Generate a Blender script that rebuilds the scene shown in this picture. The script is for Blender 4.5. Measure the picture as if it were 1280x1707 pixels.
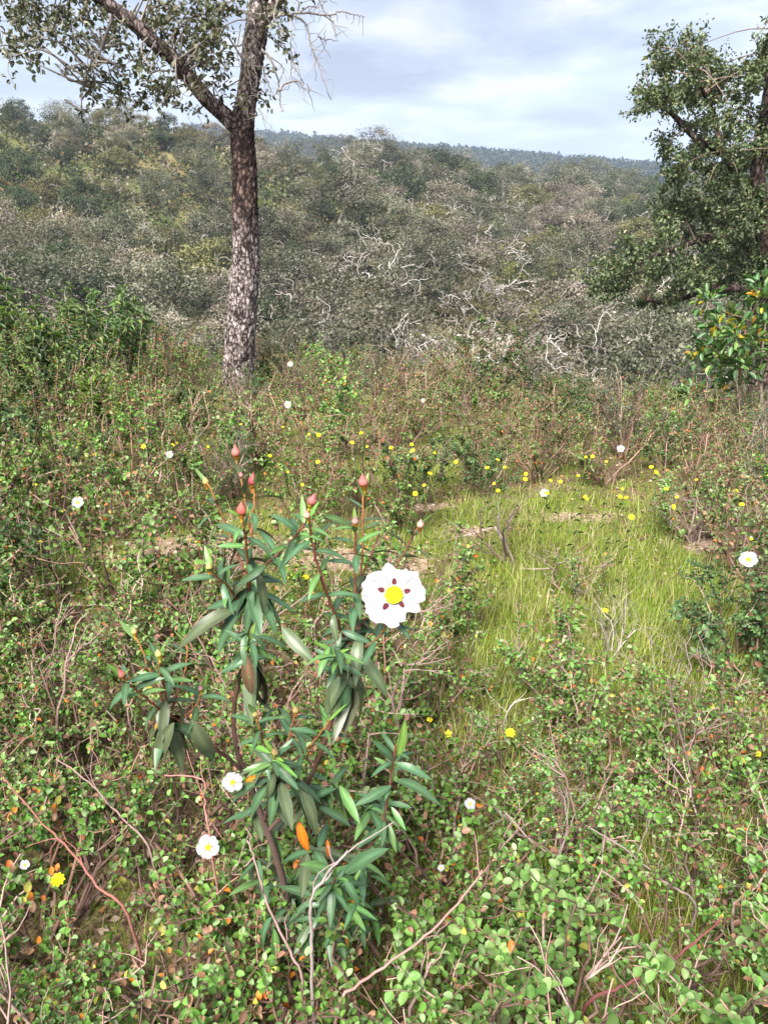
import bpy, math
import numpy as np
from mathutils import Matrix, Vector, noise as mnoise

R = math.radians
scene = bpy.context.scene
for o in list(bpy.data.objects):
    bpy.data.objects.remove(o)
COL = scene.collection

# ------------------------------------------------------------------ camera
CAM_Z = 1.55
PITCH = R(23.2)
FPX = 1314.0                       # focal length in pixels of the 1280x1707 photograph
cam_d = bpy.data.cameras.new('camera')
cam = bpy.data.objects.new('camera', cam_d)
COL.objects.link(cam)
cam.location = (0, 0, CAM_Z)
cam.rotation_euler = (R(90) - PITCH, 0, 0)
cam_d.sensor_fit = 'VERTICAL'
cam_d.angle = 2 * math.atan(853.5 / FPX)
cam_d.clip_start = 0.02
cam_d.clip_end = 9000
scene.camera = cam

# ------------------------------------------------------------------ sky
SUN_EL, SUN_AZ = R(50), R(203)     # azimuth clockwise from +Y: behind and to the left of the viewer
world = bpy.data.worlds.new('World')
scene.world = world
world.use_nodes = True
nt = world.node_tree
nt.nodes.clear()


def N(nt, kind, **kw):
    n = nt.nodes.new(kind)
    for k, v in kw.items():
        if k == 'inputs':
            for a, b in v.items():
                n.inputs[a].default_value = b
        else:
            setattr(n, k, v)
    return n


def L(nt, a, b):
    nt.links.new(a, b)


def mathn(nt, op, a, b=None, c=None):
    n = nt.nodes.new('ShaderNodeMath')
    n.operation = op
    for i, v in enumerate((a, b, c)):
        if v is None:
            continue
        if isinstance(v, (int, float)):
            n.inputs[i].default_value = v
        else:
            nt.links.new(v, n.inputs[i])
    return n.outputs[0]


def ramp(nt, fac, stops, interp='LINEAR'):
    n = nt.nodes.new('ShaderNodeValToRGB')
    n.color_ramp.interpolation = interp
    el = n.color_ramp.elements
    while len(el) < len(stops):
        el.new(0.5)
    for e, (p, c) in zip(el, stops):
        e.position = p
        e.color = (*c, 1) if len(c) == 3 else c
    nt.links.new(fac, n.inputs[0])
    return n.outputs[0]


def mixc(nt, fac, a, b, blend='MIX'):
    n = nt.nodes.new('ShaderNodeMix')
    n.data_type = 'RGBA'
    n.blend_type = blend
    for sock, v in ((n.inputs[0], fac), (n.inputs[6], a), (n.inputs[7], b)):
        if isinstance(v, (int, float)):
            sock.default_value = v
        elif isinstance(v, tuple):
            sock.default_value = (*v, 1)
        else:
            nt.links.new(v, sock)
    return n.outputs[2]


sky = N(nt, 'ShaderNodeTexSky', sky_type='NISHITA', sun_disc=False, sun_elevation=SUN_EL, sun_rotation=SUN_AZ)
tc = N(nt, 'ShaderNodeTexCoord')
sep = N(nt, 'ShaderNodeSeparateXYZ')
L(nt, tc.outputs['Generated'], sep.inputs[0])
zz = mathn(nt, 'ADD', mathn(nt, 'MAXIMUM', sep.outputs[2], 0.0), 0.17)
cu = mathn(nt, 'DIVIDE', sep.outputs[0], zz)
cv = mathn(nt, 'DIVIDE', sep.outputs[1], zz)
cmb = N(nt, 'ShaderNodeCombineXYZ')
L(nt, cu, cmb.inputs[0])
L(nt, cv, cmb.inputs[1])
n1 = N(nt, 'ShaderNodeTexNoise', inputs={'Scale': 1.5, 'Detail': 6.0, 'Roughness': 0.55, 'Distortion': 0.3})
L(nt, cmb.outputs[0], n1.inputs['Vector'])
n2 = N(nt, 'ShaderNodeTexNoise', inputs={'Scale': 0.5, 'Detail': 3.0, 'Roughness': 0.5})
L(nt, cmb.outputs[0], n2.inputs['Vector'])
cloud = ramp(nt, n1.outputs[0], [(0.36, (1.95, 2.15, 2.75)), (0.45, (2.35, 2.62, 3.3)), (0.52, (2.8, 3.05, 3.65)), (0.60, (3.6, 3.7, 3.95))])
mask = ramp(nt, n2.outputs[0], [(0.32, (0.72,) * 3), (0.55, (0.97,) * 3)])
skyc = mixc(nt, mask, sky.outputs[0], cloud)
bg = N(nt, 'ShaderNodeBackground', inputs={'Strength': 0.1})
L(nt, skyc, bg.inputs['Color'])
wo = N(nt, 'ShaderNodeOutputWorld')
L(nt, bg.outputs[0], wo.inputs['Surface'])

# ------------------------------------------------------------------ sun through thin cloud
sd = bpy.data.lights.new('sun', 'SUN')
sd.energy = 4.6
sd.angle = R(26)
sd.color = (1.0, 0.955, 0.88)
sun = bpy.data.objects.new('sun', sd)
COL.objects.link(sun)
sdir = Vector((math.sin(SUN_AZ) * math.cos(SUN_EL), math.cos(SUN_AZ) * math.cos(SUN_EL), math.sin(SUN_EL)))
sun.rotation_euler = (-sdir).to_track_quat('-Z', 'Y').to_euler()
sun.location = (-6, -8, 14)

vs = scene.view_settings
vs.view_transform = 'Standard'
vs.look = 'None'
vs.gamma = 1
vs.exposure = 1.45
vs.use_curve_mapping = False
scene.cycles.max_bounces = 6
scene.cycles.diffuse_bounces = 3
scene.cycles.transmission_bounces = 3
scene.cycles.glossy_bounces = 2

# ------------------------------------------------------------------ pixel helper (used to survey the place)
cp, sp = math.cos(PITCH), math.sin(PITCH)


def ray(px, py):
    u = (px - 640) / FPX
    v = (853.5 - py) / FPX
    return np.array([u, cp + v * sp, -sp + v * cp])


def at(px, py, Y):
    d = ray(px, py)
    return np.array([0, 0, CAM_Z]) + d * (Y / d[1])


# ------------------------------------------------------------------ terrain
def sm(a, b, x):
    t = np.clip((x - a) / (b - a), 0, 1)
    return t * t * (3 - 2 * t)


VY = np.array([-60, -5, 0, 3, 5, 6.5, 8, 9.5, 12, 16, 22, 40, 60, 80, 110, 140, 200, 330, 640, 1000, 9000.])
VZ = np.array([0.6, .1, 0, -.03, -.08, -.2, -.5, -1.1, -3.1, -6.0, -8.0, -8.0, -6.2, -5.0, -3.0, -1.0, -3, -7, 0, -5, -40.])


def terr(x, y):
    x = np.asarray(x, float)
    y = np.asarray(y, float)
    h = np.interp(y, VY, VZ)
    h = h + 0.25 * (np.interp(y + 1.5, VY, VZ) + np.interp(y - 1.5, VY, VZ) - 2 * h)
    h = h + 10.6 * np.exp(-.5 * (((x + 46) / 35) ** 2 + ((y - 92) / 28) ** 2))
    h = h - 0.03 * np.clip(x, 0, 90) * sm(8, 40, y) * (1 - sm(150, 300, y))
    h = h - (0.05 * np.clip(x, -3, 0) + 0.13 * np.clip(x, 0, 4.5)) * sm(3.5, 8, y) * (1 - sm(10, 20, y))
    crest = np.clip(24 - 0.075 * (x + 70), -2, 36)
    h = h + crest * np.exp(-.5 * ((y - 650) / 120) ** 2)
    h = h + 26 * np.exp(-.5 * (((x - 640) / 90) ** 2 + ((y - 1650) / 160) ** 2))
    near = 1 - sm(9, 30, y)
    h = h + near * (0.022 * np.sin(2.3 * x + 1.1 * y) + 0.018 * np.sin(3.7 * y - 1.9 * x + 1)) * sm(.2, 1.5, np.hypot(x, y))
    h = h + sm(14, 40, y) * (0.5 * np.sin(.21 * x + .13 * y) + .4 * np.sin(.37 * x - .29 * y + 2)) * (1 - sm(300, 600, y))
    return h


def tz(x, y):
    return float(terr(x, y))


# ------------------------------------------------------------------ geometry collector
class Geo:
    def __init__(s):
        s.V, s.C, s.F, s.UV, s.n = [], [], [], [], 0

    def add(s, V, faces, col, mat=0):
        V = np.asarray(V, np.float32)
        col = np.asarray(col, np.float32)
        if col.ndim == 1:
            col = np.tile(col, (len(V), 1))
        s.V.append(V)
        s.C.append(col)
        for f in faces:
            f = np.asarray(f)
            s.F.append((f + s.n, mat))
        s.n += len(V)

    def inst(s, tpl, P, Rm, S, C, mat=0, shade=None):
        """copies of a template at P with frames Rm, scales S (n,3), colours C (n,3)"""
        tv, tf = tpl[0], tpl[1]
        n, k = len(P), len(tv)
        if n == 0:
            return
        loc = tv[None, :, :] * S[:, None, :]
        V = np.einsum('nij,nkj->nki', Rm, loc) + P[:, None, :]
        C = np.repeat(C[:, None, :], k, axis=1)
        if shade is not None:
            C = C * shade[None, :, None]
        base = (np.arange(n) * k)[:, None, None]
        faces = [(f[None] + base).reshape(-1, f.shape[1]) for f in tf]
        s.add(V.reshape(-1, 3), faces, C.reshape(-1, 3), mat)

    def tube(s, pts, rad, k=5, col=(1, 1, 1), mat=0, disp=None, cap=True):
        pts = np.asarray(pts, float)
        n = len(pts)
        rad = np.broadcast_to(np.asarray(rad, float), (n,))
        T = np.gradient(pts, axis=0)
        T /= np.linalg.norm(T, axis=1)[:, None] + 1e-9
        a = np.array([0, 0, 1.]) if abs(T[0][2]) < .9 else np.array([1., 0, 0])
        u = np.cross(T[0], a)
        u /= np.linalg.norm(u)
        U = np.zeros((n, 3))
        for i in range(n):
            u = u - T[i] * np.dot(u, T[i])
            u /= np.linalg.norm(u) + 1e-9
            U[i] = u
        W = np.cross(T, U)
        th = np.arange(k) * 2 * math.pi / k
        rr = rad[:, None] * np.ones((1, k))
        if disp is not None:
            rr = rr + disp(n, k)
        V = pts[:, None, :] + rr[:, :, None] * (np.cos(th)[None, :, None] * U[:, None, :] + np.sin(th)[None, :, None] * W[:, None, :])
        i, j = np.meshgrid(np.arange(n - 1), np.arange(k), indexing='ij')
        j2 = (j + 1) % k
        q = np.stack([i * k + j, i * k + j2, (i + 1) * k + j2, (i + 1) * k + j], -1).reshape(-1, 4)
        faces = [q]
        V = V.reshape(-1, 3)
        col = np.asarray(col, float)
        if col.ndim == 2 and len(col) == n:
            col = np.repeat(col, k, axis=0)
        if cap:
            V = np.vstack([V, pts[-1] + T[-1] * rad[-1] * .5])
            if col.ndim == 2:
                col = np.vstack([col, col[-1]])
            c = n * k
            jj = np.arange(k)
            faces.append(np.stack([(n - 1) * k + jj, (n - 1) * k + (jj + 1) % k, np.full(k, c)], -1))
        s.add(V, faces, col, mat)

    def mesh(s, name, mats, smooth=True):
        me = bpy.data.meshes.new(name)
        V = np.concatenate(s.V) if s.V else np.zeros((0, 3), np.float32)
        C = np.concatenate(s.C) if s.C else np.zeros((0, 3), np.float32)
        me.vertices.add(len(V))
        me.vertices.foreach_set('co', V.astype(np.float32).ravel())
        idx = np.concatenate([f.ravel() for f, m in s.F])
        tot = np.concatenate([np.full(len(f), f.shape[1]) for f, m in s.F])
        mi = np.concatenate([np.full(len(f), m) for f, m in s.F])
        st = np.concatenate([[0], np.cumsum(tot)[:-1]])
        me.loops.add(len(idx))
        me.loops.foreach_set('vertex_index', idx.astype(np.int32))
        me.polygons.add(len(tot))
        me.polygons.foreach_set('loop_start', st.astype(np.int32))
        me.polygons.foreach_set('material_index', mi.astype(np.int32))
        me.polygons.foreach_set('use_smooth', np.full(len(tot), smooth))
        at_ = me.attributes.new('Col', 'FLOAT_COLOR', 'POINT')
        rgba = np.ones((len(V), 4), np.float32)
        rgba[:, :3] = C
        at_.data.foreach_set('color', rgba.ravel())
        for m in (mats if isinstance(mats, (list, tuple)) else [mats]):
            me.materials.append(m)
        me.update(calc_edges=True)
        return me


def obj(name, me, parent=None, loc=None, mat=None):
    o = bpy.data.objects.new(name, me)
    COL.objects.link(o)
    if parent is not None:
        o.parent = parent
    if loc is not None:
        o.location = loc
    if mat is not None:
        o.matrix_basis = mat
    return o


def tag(o, label, cat, group=None):
    o['label'] = label
    o['category'] = cat
    if group:
        o['group'] = group
    return o


def thing(name, label, cat, loc, group=None, rz=0, sc=1):
    o = bpy.data.objects.new(name, None)
    COL.objects.link(o)
    o.empty_display_size = .1
    o.location = loc
    o.rotation_euler = (0, 0, rz)
    o.scale = (sc,) * 3 if isinstance(sc, (int, float)) else sc
    return tag(o, label, cat, group)


def struct(name, me):
    o = obj(name, me)
    o['kind'] = 'structure'
    return o


def stuff(o):
    o['kind'] = 'stuff'
    return o


def nrm(v):
    v = np.asarray(v, float)
    return v / (np.linalg.norm(v, axis=-1, keepdims=True) + 1e-9)


def frames(d, n):
    y = nrm(d)
    x = nrm(np.cross(y, n))
    z = np.cross(x, y)
    return np.stack([x, y, z], -1)


def catmull(P, n):
    P = np.asarray(P, float)
    if len(P) == 2:
        t = np.linspace(0, 1, n)[:, None]
        return P[0] * (1 - t) + P[1] * t
    Q = np.vstack([2 * P[0] - P[1], P, 2 * P[-1] - P[-2]])
    out = []
    for t in np.linspace(0, len(P) - 1 - 1e-6, n):
        i = int(t)
        f = t - i
        a, b, c, d = Q[i:i + 4]
        out.append(.5 * (2 * b + (c - a) * f + (2 * a - 5 * b + 4 * c - d) * f * f + (3 * b - a - 3 * c + d) * f ** 3))
    return np.array(out)


# leaf templates: y along the leaf, x across, z up (unit length, unit half width)
def leaf_tpl(ts, ws, fold=.25, arch=.0):
    ts = np.asarray(ts)
    V = [(0, 0, 0)]
    for t, w in zip(ts, ws):
        z = -arch * t * t
        V += [(-w, t, z + fold * w), (0, t, z), (w, t, z + fold * w)]
    V.append((0, 1, -arch))
    n = len(ts)
    tri = [(0, 2, 1), (0, 3, 2)]
    quad = []
    for i in range(n - 1):
        a, b = 1 + 3 * i, 4 + 3 * i
        quad += [(a, a + 1, b + 1, b), (a + 1, a + 2, b + 2, b + 1)]
    a = 1 + 3 * (n - 1)
    e = 1 + 3 * n
    tri += [(a, a + 1, e), (a + 1, a + 2, e)]
    fs = [np.array(tri)]
    if quad:
        fs.append(np.array(quad))
    return np.array(V, float), fs


T_LO = leaf_tpl([.5], [1.0], .25)
T_OVAL = leaf_tpl([.22, .55, .84], [.78, 1.0, .66], .22, .12)
T_LONG = leaf_tpl([.18, .45, .75], [.72, 1.0, .62], .35, .25)
T_RH = (np.array([(0, 0, 0), (1, .5, .12), (0, 1, 0), (-1, .5, .12)], float), [np.array([(0, 1, 2, 3)])])
T_BLADE = (np.array([(-1, 0, 0), (1, 0, 0), (.75, .5, -.06), (-.75, .5, -.06), (0, 1, -.3)], float),
           [np.array([(0, 1, 2, 3)]), np.array([(3, 2, 4)])])


def pick(rng, pal, prob, n, jit=.14):
    pal = np.asarray(pal)
    prob = np.asarray(prob, float)
    i = rng.choice(len(pal), n, p=prob / prob.sum())
    return pal[i] * (1 + rng.normal(0, jit, (n, 1))).clip(.5, 1.6)


# ------------------------------------------------------------------ materials
def base_mat(name):
    m = bpy.data.materials.new(name)
    m.use_nodes = True
    nt = m.node_tree
    b = nt.nodes['Principled BSDF']
    return m, nt, b, nt.nodes['Material Output']


def col_attr(nt):
    return N(nt, 'ShaderNodeAttribute', attribute_name='Col').outputs['Color']


def leaf_mat(name, rough=.45, trans=.3, var=.25, spec=.4, tint=(1, 1, 1), mottle=40., tcol=(1.25, 1.3, .55)):
    m, nt, b, out = base_mat(name)
    c = col_attr(nt)
    oi = N(nt, 'ShaderNodeObjectInfo')
    nz = N(nt, 'ShaderNodeTexNoise', inputs={'Scale': mottle, 'Detail': 2.0})
    tcn = N(nt, 'ShaderNodeTexCoord')
    L(nt, tcn.outputs['Object'], nz.inputs['Vector'])
    v = mathn(nt, 'MULTIPLY_ADD', oi.outputs['Random'], var * 2, 1 - var)
    v2 = mathn(nt, 'MULTIPLY_ADD', nz.outputs[0], .7, .65)
    hs = N(nt, 'ShaderNodeHueSaturation')
    L(nt, c, hs.inputs['Color'])
    L(nt, mathn(nt, 'MULTIPLY_ADD', oi.outputs['Random'], .03, .485), hs.inputs['Hue'])
    L(nt, mathn(nt, 'MULTIPLY', v, v2), hs.inputs['Value'])
    hs.inputs['Saturation'].default_value = 1.0
    col = hs.outputs[0]
    L(nt, col, b.inputs['Base Color'])
    b.inputs['Roughness'].default_value = rough
    b.inputs['Specular IOR Level'].default_value = spec
    tr = N(nt, 'ShaderNodeBsdfTranslucent')
    L(nt, mixc(nt, 1.0, col, tcol, 'MULTIPLY'), tr.inputs['Color'])
    mx = N(nt, 'ShaderNodeMixShader', inputs={0: trans})
    L(nt, b.outputs[0], mx.inputs[1])
    L(nt, tr.outputs[0], mx.inputs[2])
    L(nt, mx.outputs[0], out.inputs['Surface'])
    return m


def wood_mat(name, rough=.85, scale=60., contrast=.6, bump=.3):
    m, nt, b, out = base_mat(name)
    c = col_attr(nt)
    tcn = N(nt, 'ShaderNodeTexCoord')
    nz = N(nt, 'ShaderNodeTexNoise', inputs={'Scale': scale, 'Detail': 4.0, 'Roughness': .65})
    L(nt, tcn.outputs['Object'], nz.inputs['Vector'])
    k = mathn(nt, 'MULTIPLY_ADD', nz.outputs[0], contrast * 2, 1 - contrast)
    hs = N(nt, 'ShaderNodeHueSaturation')
    L(nt, c, hs.inputs['Color'])
    L(nt, k, hs.inputs['Value'])
    L(nt, hs.outputs[0], b.inputs['Base Color'])
    b.inputs['Roughness'].default_value = rough
    b.inputs['Specular IOR Level'].default_value = .2
    if bump:
        bp = N(nt, 'ShaderNodeBump', inputs={'Strength': bump, 'Distance': .01})
        L(nt, nz.outputs[0], bp.inputs['Height'])
        L(nt, bp.outputs[0], b.inputs['Normal'])
    return m


M_LEAF = leaf_mat('shrub_leaf', .5, .3, .22)
M_SMALL = leaf_mat('leaf_single', .5, .3, .3)
M_GUM = leaf_mat('gum_leaf', .38, .2, .16, spec=.4, mottle=90.)
M_OAK = leaf_mat('oak_leaf', .4, .2, .15, spec=.45)
M_FAR = leaf_mat('hill_leaf', .6, .25, .22, spec=.25, mottle=.9)
M_GRASS = leaf_mat('grass_blade', .5, .4, .05, mottle=3.)
M_LIT = leaf_mat('litter', .8, .1, .1, spec=.15)
M_STEM = wood_mat('stem', .7, 120., .5, .2)
M_TWIG = wood_mat('dry_twig', .85, 90., .5, .2)
M_FARW = wood_mat('hill_branch', .9, 6., .4, 0)
M_BUD = leaf_mat('bud', .5, .15, .2, mottle=300.)


def petal_mat(name, spots):
    m, nt, b, out = base_mat(name)
    uv = N(nt, 'ShaderNodeAttribute', attribute_name='Col')
    s = N(nt, 'ShaderNodeSeparateXYZ')
    L(nt, uv.outputs['Vector'], s.inputs[0])
    nz = N(nt, 'ShaderNodeTexNoise', inputs={'Scale': 55., 'Detail': 3.})
    tcn = N(nt, 'ShaderNodeTexCoord')
    L(nt, tcn.outputs['Object'], nz.inputs['Vector'])
    white = mixc(nt, nz.outputs[0], (.30, .30, .335), (.52, .52, .53))
    yb = ramp(nt, s.outputs[1], [(.08, (1, 1, 1)), (.2, (0, 0, 0))])
    col = mixc(nt, yb, white, (.75, .68, .12))
    if spots:
        wob = mathn(nt, 'MULTIPLY_ADD', nz.outputs[0], .12, -.06)
        # teardrop: across = u (already times radius), along = v
        yy = mathn(nt, 'DIVIDE', mathn(nt, 'SUBTRACT', s.outputs[1], .47), .125)
        wid = mathn(nt, 'MULTIPLY_ADD', yy, -.022, .092)
        xx = mathn(nt, 'DIVIDE', s.outputs[0], wid)
        d = mathn(nt, 'ADD', mathn(nt, 'MULTIPLY', xx, xx), mathn(nt, 'MULTIPLY', yy, yy))
        d = mathn(nt, 'ADD', d, mathn(nt, 'MULTIPLY', wob, 3.0))
        sm_ = ramp(nt, d, [(.82, (1, 1, 1)), (.98, (0, 0, 0))])
        dark = mixc(nt, nz.outputs[0], (.05, .008, .012), (.19, .035, .045))
        col = mixc(nt, sm_, col, dark)
    L(nt, col, b.inputs['Base Color'])
    b.inputs['Roughness'].default_value = .6
    b.inputs['Specular IOR Level'].default_value = .2
    bp = N(nt, 'ShaderNodeBump', inputs={'Strength': .35, 'Distance': .002})
    L(nt, nz.outputs[0], bp.inputs['Height'])
    L(nt, bp.outputs[0], b.inputs['Normal'])
    tr = N(nt, 'ShaderNodeBsdfTranslucent')
    L(nt, col, tr.inputs['Color'])
    mx = N(nt, 'ShaderNodeMixShader', inputs={0: .25})
    L(nt, b.outputs[0], mx.inputs[1])
    L(nt, tr.outputs[0], mx.inputs[2])
    L(nt, mx.outputs[0], out.inputs['Surface'])
    return m


M_PETAL_S = petal_mat('petal_blotched', True)
M_PETAL = petal_mat('petal_white', False)


def simple_mat(name, col, rough=.6, trans=0):
    m, nt, b, out = base_mat(name)
    nz = N(nt, 'ShaderNodeTexNoise', inputs={'Scale': 200., 'Detail': 2.})
    tcn = N(nt, 'ShaderNodeTexCoord')
    L(nt, tcn.outputs['Object'], nz.inputs['Vector'])
    c = mixc(nt, nz.outputs[0], tuple(v * .78 for v in col), tuple(min(1, v * 1.15) for v in col))
    L(nt, c, b.inputs['Base Color'])
    b.inputs['Roughness'].default_value = rough
    b.inputs['Specular IOR Level'].default_value = .25
    return m


M_YEL = simple_mat('yellow_petal', (.86, .66, .012))
M_STAM = simple_mat('yellow_stamen', (.85, .70, .015))


def bark_mat(name, s1, dark, mid, light, red):
    m, nt, b, out = base_mat(name)
    tcn = N(nt, 'ShaderNodeTexCoord')
    mp = N(nt, 'ShaderNodeMapping')
    mp.inputs['Scale'].default_value = (1, 1, .55)
    L(nt, tcn.outputs['Object'], mp.inputs['Vector'])
    vo = N(nt, 'ShaderNodeTexVoronoi', feature='F1', inputs={'Scale': s1, 'Randomness': 1.0})
    L(nt, mp.outputs[0], vo.inputs['Vector'])
    nz = N(nt, 'ShaderNodeTexNoise', inputs={'Scale': s1 * 1.1, 'Detail': 5., 'Roughness': .7, 'Distortion': 1.2})
    L(nt, mp.outputs[0], nz.inputs['Vector'])
    nb = N(nt, 'ShaderNodeTexNoise', inputs={'Scale': 3.2, 'Detail': 3.})
    L(nt, tcn.outputs['Object'], nb.inputs['Vector'])
    vd = N(nt, 'ShaderNodeTexVoronoi', feature='DISTANCE_TO_EDGE', inputs={'Scale': s1, 'Randomness': 1.0})
    wp = N(nt, 'ShaderNodeVectorMath', operation='MULTIPLY_ADD')
    L(nt, nz.outputs['Color'], wp.inputs[0])
    wp.inputs[1].default_value = (.05, .05, .05)
    L(nt, mp.outputs[0], wp.inputs[2])
    L(nt, wp.outputs[0], vd.inputs['Vector'])
    L(nt, wp.outputs[0], vo.inputs['Vector'])
    ve = ramp(nt, vd.outputs['Distance'], [(.0, (0, 0, 0)), (.16, (1, 1, 1))])
    cs = N(nt, 'ShaderNodeSeparateXYZ')
    L(nt, vo.outputs['Color'], cs.inputs[0])
    f = mathn(nt, 'ADD', mathn(nt, 'MULTIPLY', nz.outputs[0], .55), mathn(nt, 'MULTIPLY', cs.outputs[0], .22))
    f = mathn(nt, 'ADD', f, mathn(nt, 'MULTIPLY', mathn(nt, 'SUBTRACT', nb.outputs[0], .5), .25))
    f = mathn(nt, 'ADD', f, mathn(nt, 'MULTIPLY_ADD', ve, .17, -.05))
    col = ramp(nt, f, [(.34, dark), (.43, mid), (.55, light), (.72, light)])
    # the lower, long-unstripped cork is paler; the stripped part above it is redder (attribute Col.x)
    a = N(nt, 'ShaderNodeAttribute', attribute_name='Col')
    s = N(nt, 'ShaderNodeSeparateXYZ')
    L(nt, a.outputs['Vector'], s.inputs[0])
    rc = ramp(nt, f, [(.38, tuple(v * .3 for v in red)), (.52, red), (.66, tuple(min(1, v * 2.3) for v in red))])
    rf = mathn(nt, 'ADD', s.outputs[0], mathn(nt, 'MULTIPLY', mathn(nt, 'SUBTRACT', nb.outputs[0], .5), .6))
    col = mixc(nt, ramp(nt, rf, [(.2, (0, 0, 0)), (.8, (1, 1, 1))]), col, rc)
    moss = ramp(nt, mathn(nt, 'ADD', s.outputs[1], mathn(nt, 'MULTIPLY', mathn(nt, 'SUBTRACT', nz.outputs[0], .5), 1.6)), [(.55, (0, 0, 0)), (.75, (1, 1, 1))])
    col = mixc(nt, moss, col, (.11, .10, .03))
    L(nt, col, b.inputs['Base Color'])
    b.inputs['Roughness'].default_value = .9
    b.inputs['Specular IOR Level'].default_value = .15
    hgt = mathn(nt, 'ADD', nz.outputs[0], mathn(nt, 'MULTIPLY', ve, 1.2))
    bp = N(nt, 'ShaderNodeBump', inputs={'Strength': .9, 'Distance': .03})
    L(nt, hgt, bp.inputs['Height'])
    L(nt, bp.outputs[0], b.inputs['Normal'])
    return m


M_BARK = bark_mat('cork_bark', 30., (.055, .04, .037), (.23, .18, .17), (.54, .46, .445), (.12, .08, .07))
M_BARK2 = bark_mat('oak_bark', 22., (.03, .02, .018), (.09, .06, .052), (.19, .14, .125), (.09, .05, .042))


def ground_mat():
    m, nt, b, out = base_mat('ground')
    geo = N(nt, 'ShaderNodeNewGeometry')
    a = N(nt, 'ShaderNodeAttribute', attribute_name='Col')
    s = N(nt, 'ShaderNodeSeparateXYZ')
    L(nt, a.outputs['Vector'], s.inputs[0])

    def noise(sc, det=4., ro=.6):
        n = N(nt, 'ShaderNodeTexNoise', inputs={'Scale': sc, 'Detail': det, 'Roughness': ro})
        L(nt, geo.outputs['Position'], n.inputs['Vector'])
        return n.outputs[0]
    f1, f2, f3 = noise(14., 6., .7), noise(90., 4., .7), noise(2.3)
    litter = ramp(nt, mathn(nt, 'MULTIPLY_ADD', f2, .6, mathn(nt, 'MULTIPLY', f1, .4)),
                  [(.36, (.045, .03, .02)), (.47, (.13, .085, .055)), (.55, (.24, .17, .10)), (.66, (.36, .28, .17))])
    green = ramp(nt, f2, [(.35, (.07, .09, .018)), (.6, (.20, .235, .045))])
    near = mixc(nt, ramp(nt, mathn(nt, 'ADD', f1, mathn(nt, 'MULTIPLY_ADD', mathn(nt, 'SUBTRACT', f3, .5), .8, mathn(nt, 'MULTIPLY_ADD', s.outputs[2], .16, -.13))), [(.42, (0, 0, 0)), (.55, (1, 1, 1))]), litter, green)
    sand = ramp(nt, f2, [(.34, (.15, .09, .065)), (.48, (.33, .22, .17)), (.58, (.46, .33, .26)), (.72, (.60, .48, .40))])
    near = mixc(nt, ramp(nt, mathn(nt, 'ADD', s.outputs[0], mathn(nt, 'MULTIPLY', mathn(nt, 'SUBTRACT', f1, .5), 3.2)), [(.45, (0, 0, 0)), (.75, (1, 1, 1))]), near, sand)
    g1, g2 = noise(.35, 5., .65), noise(.09, 4.)
    far = ramp(nt, g1, [(.3, (.05, .05, .022)), (.43, (.095, .085, .04)), (.54, (.155, .12, .06)), (.66, (.18, .165, .06))])
    far = mixc(nt, ramp(nt, g2, [(.45, (0, 0, 0)), (.6, (1, 1, 1))]), far, ramp(nt, g1, [(.35, (.04, .06, .02)), (.6, (.13, .15, .05))]))
    col = mixc(nt, s.outputs[1], near, far)
    L(nt, col, b.inputs['Base Color'])
    b.inputs['Roughness'].default_value = .95
    b.inputs['Specular IOR Level'].default_value = .1
    bp = N(nt, 'ShaderNodeBump', inputs={'Strength': .7, 'Distance': .02})
    L(nt, mathn(nt, 'ADD', f1, f2), bp.inputs['Height'])
    L(nt, bp.outputs[0], b.inputs['Normal'])
    return m


# ------------------------------------------------------------------ the ground, one sheet to the horizon
SOIL = [(-.75, 3.12, .62, .2), (-.1, 3.08, .42, .16), (.95, 3.6, .25, .06), (.42, 3.45, .16, .07), (3.3, 6.0, .28, .5),
        (2.9, 6.3, .25, .5), (1.55, 3.25, .2, .08), (.2, 3.75, .2, .08), (-2.3, 3.9, .35, .1)]


def soil(x, y):
    v = np.zeros_like(np.asarray(x, float))
    for cx, cy, rx, ry in SOIL:
        v = np.maximum(v, np.exp(-(((x - cx) / rx) ** 2 + ((y - cy) / ry) ** 2)))
    return v


def clearing(x, y):
    """open grass: >0 inside"""
    a = 1 - (((x - .78) / .66) ** 2 + ((y - 2.75) / .92) ** 2)
    b = 1 - (((x + .3) / 1.15) ** 2 + ((y - 3.02) / .40) ** 2)
    c = 1 - (((x - .0) / .42) ** 2 + ((y - 4.25) / .35) ** 2)
    d = 1 - (((x - .85) / .6) ** 2 + ((y - 3.6) / .28) ** 2)
    return np.maximum.reduce([a, b, c, d])


def build_ground():
    xs = np.concatenate([np.linspace(-4, 4, 121), np.sign(k := np.concatenate([-np.geomspace(4, 3500, 110)[::-1][:-1], np.geomspace(4, 3500, 110)[1:]])) * np.abs(k)])
    xs = np.unique(np.round(xs, 4))
    ys = np.unique(np.round(np.concatenate([-np.geomspace(1, 400, 25)[::-1], np.linspace(-1, 7, 141), np.geomspace(7, 7500, 240)[1:]]), 4))
    X, Y = np.meshgrid(xs, ys, indexing='ij')
    Z = terr(X, Y)
    nx, ny = len(xs), len(ys)
    i, j = np.meshgrid(np.arange(nx - 1), np.arange(ny - 1), indexing='ij')
    q = np.stack([i * ny + j, (i + 1) * ny + j, (i + 1) * ny + j + 1, i * ny + j + 1], -1).reshape(-1, 4)
    C = np.stack([soil(X, Y), sm(9, 16, Y), np.maximum(sm(-.5, .1, clearing(X, Y)), .55 * sm(3.2, 3.9, Y))], -1).reshape(-1, 3)
    g = Geo()
    g.add(np.stack([X, Y, Z], -1).reshape(-1, 3), [q], C)
    return struct('ground', g.mesh('ground', ground_mat()))


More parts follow.
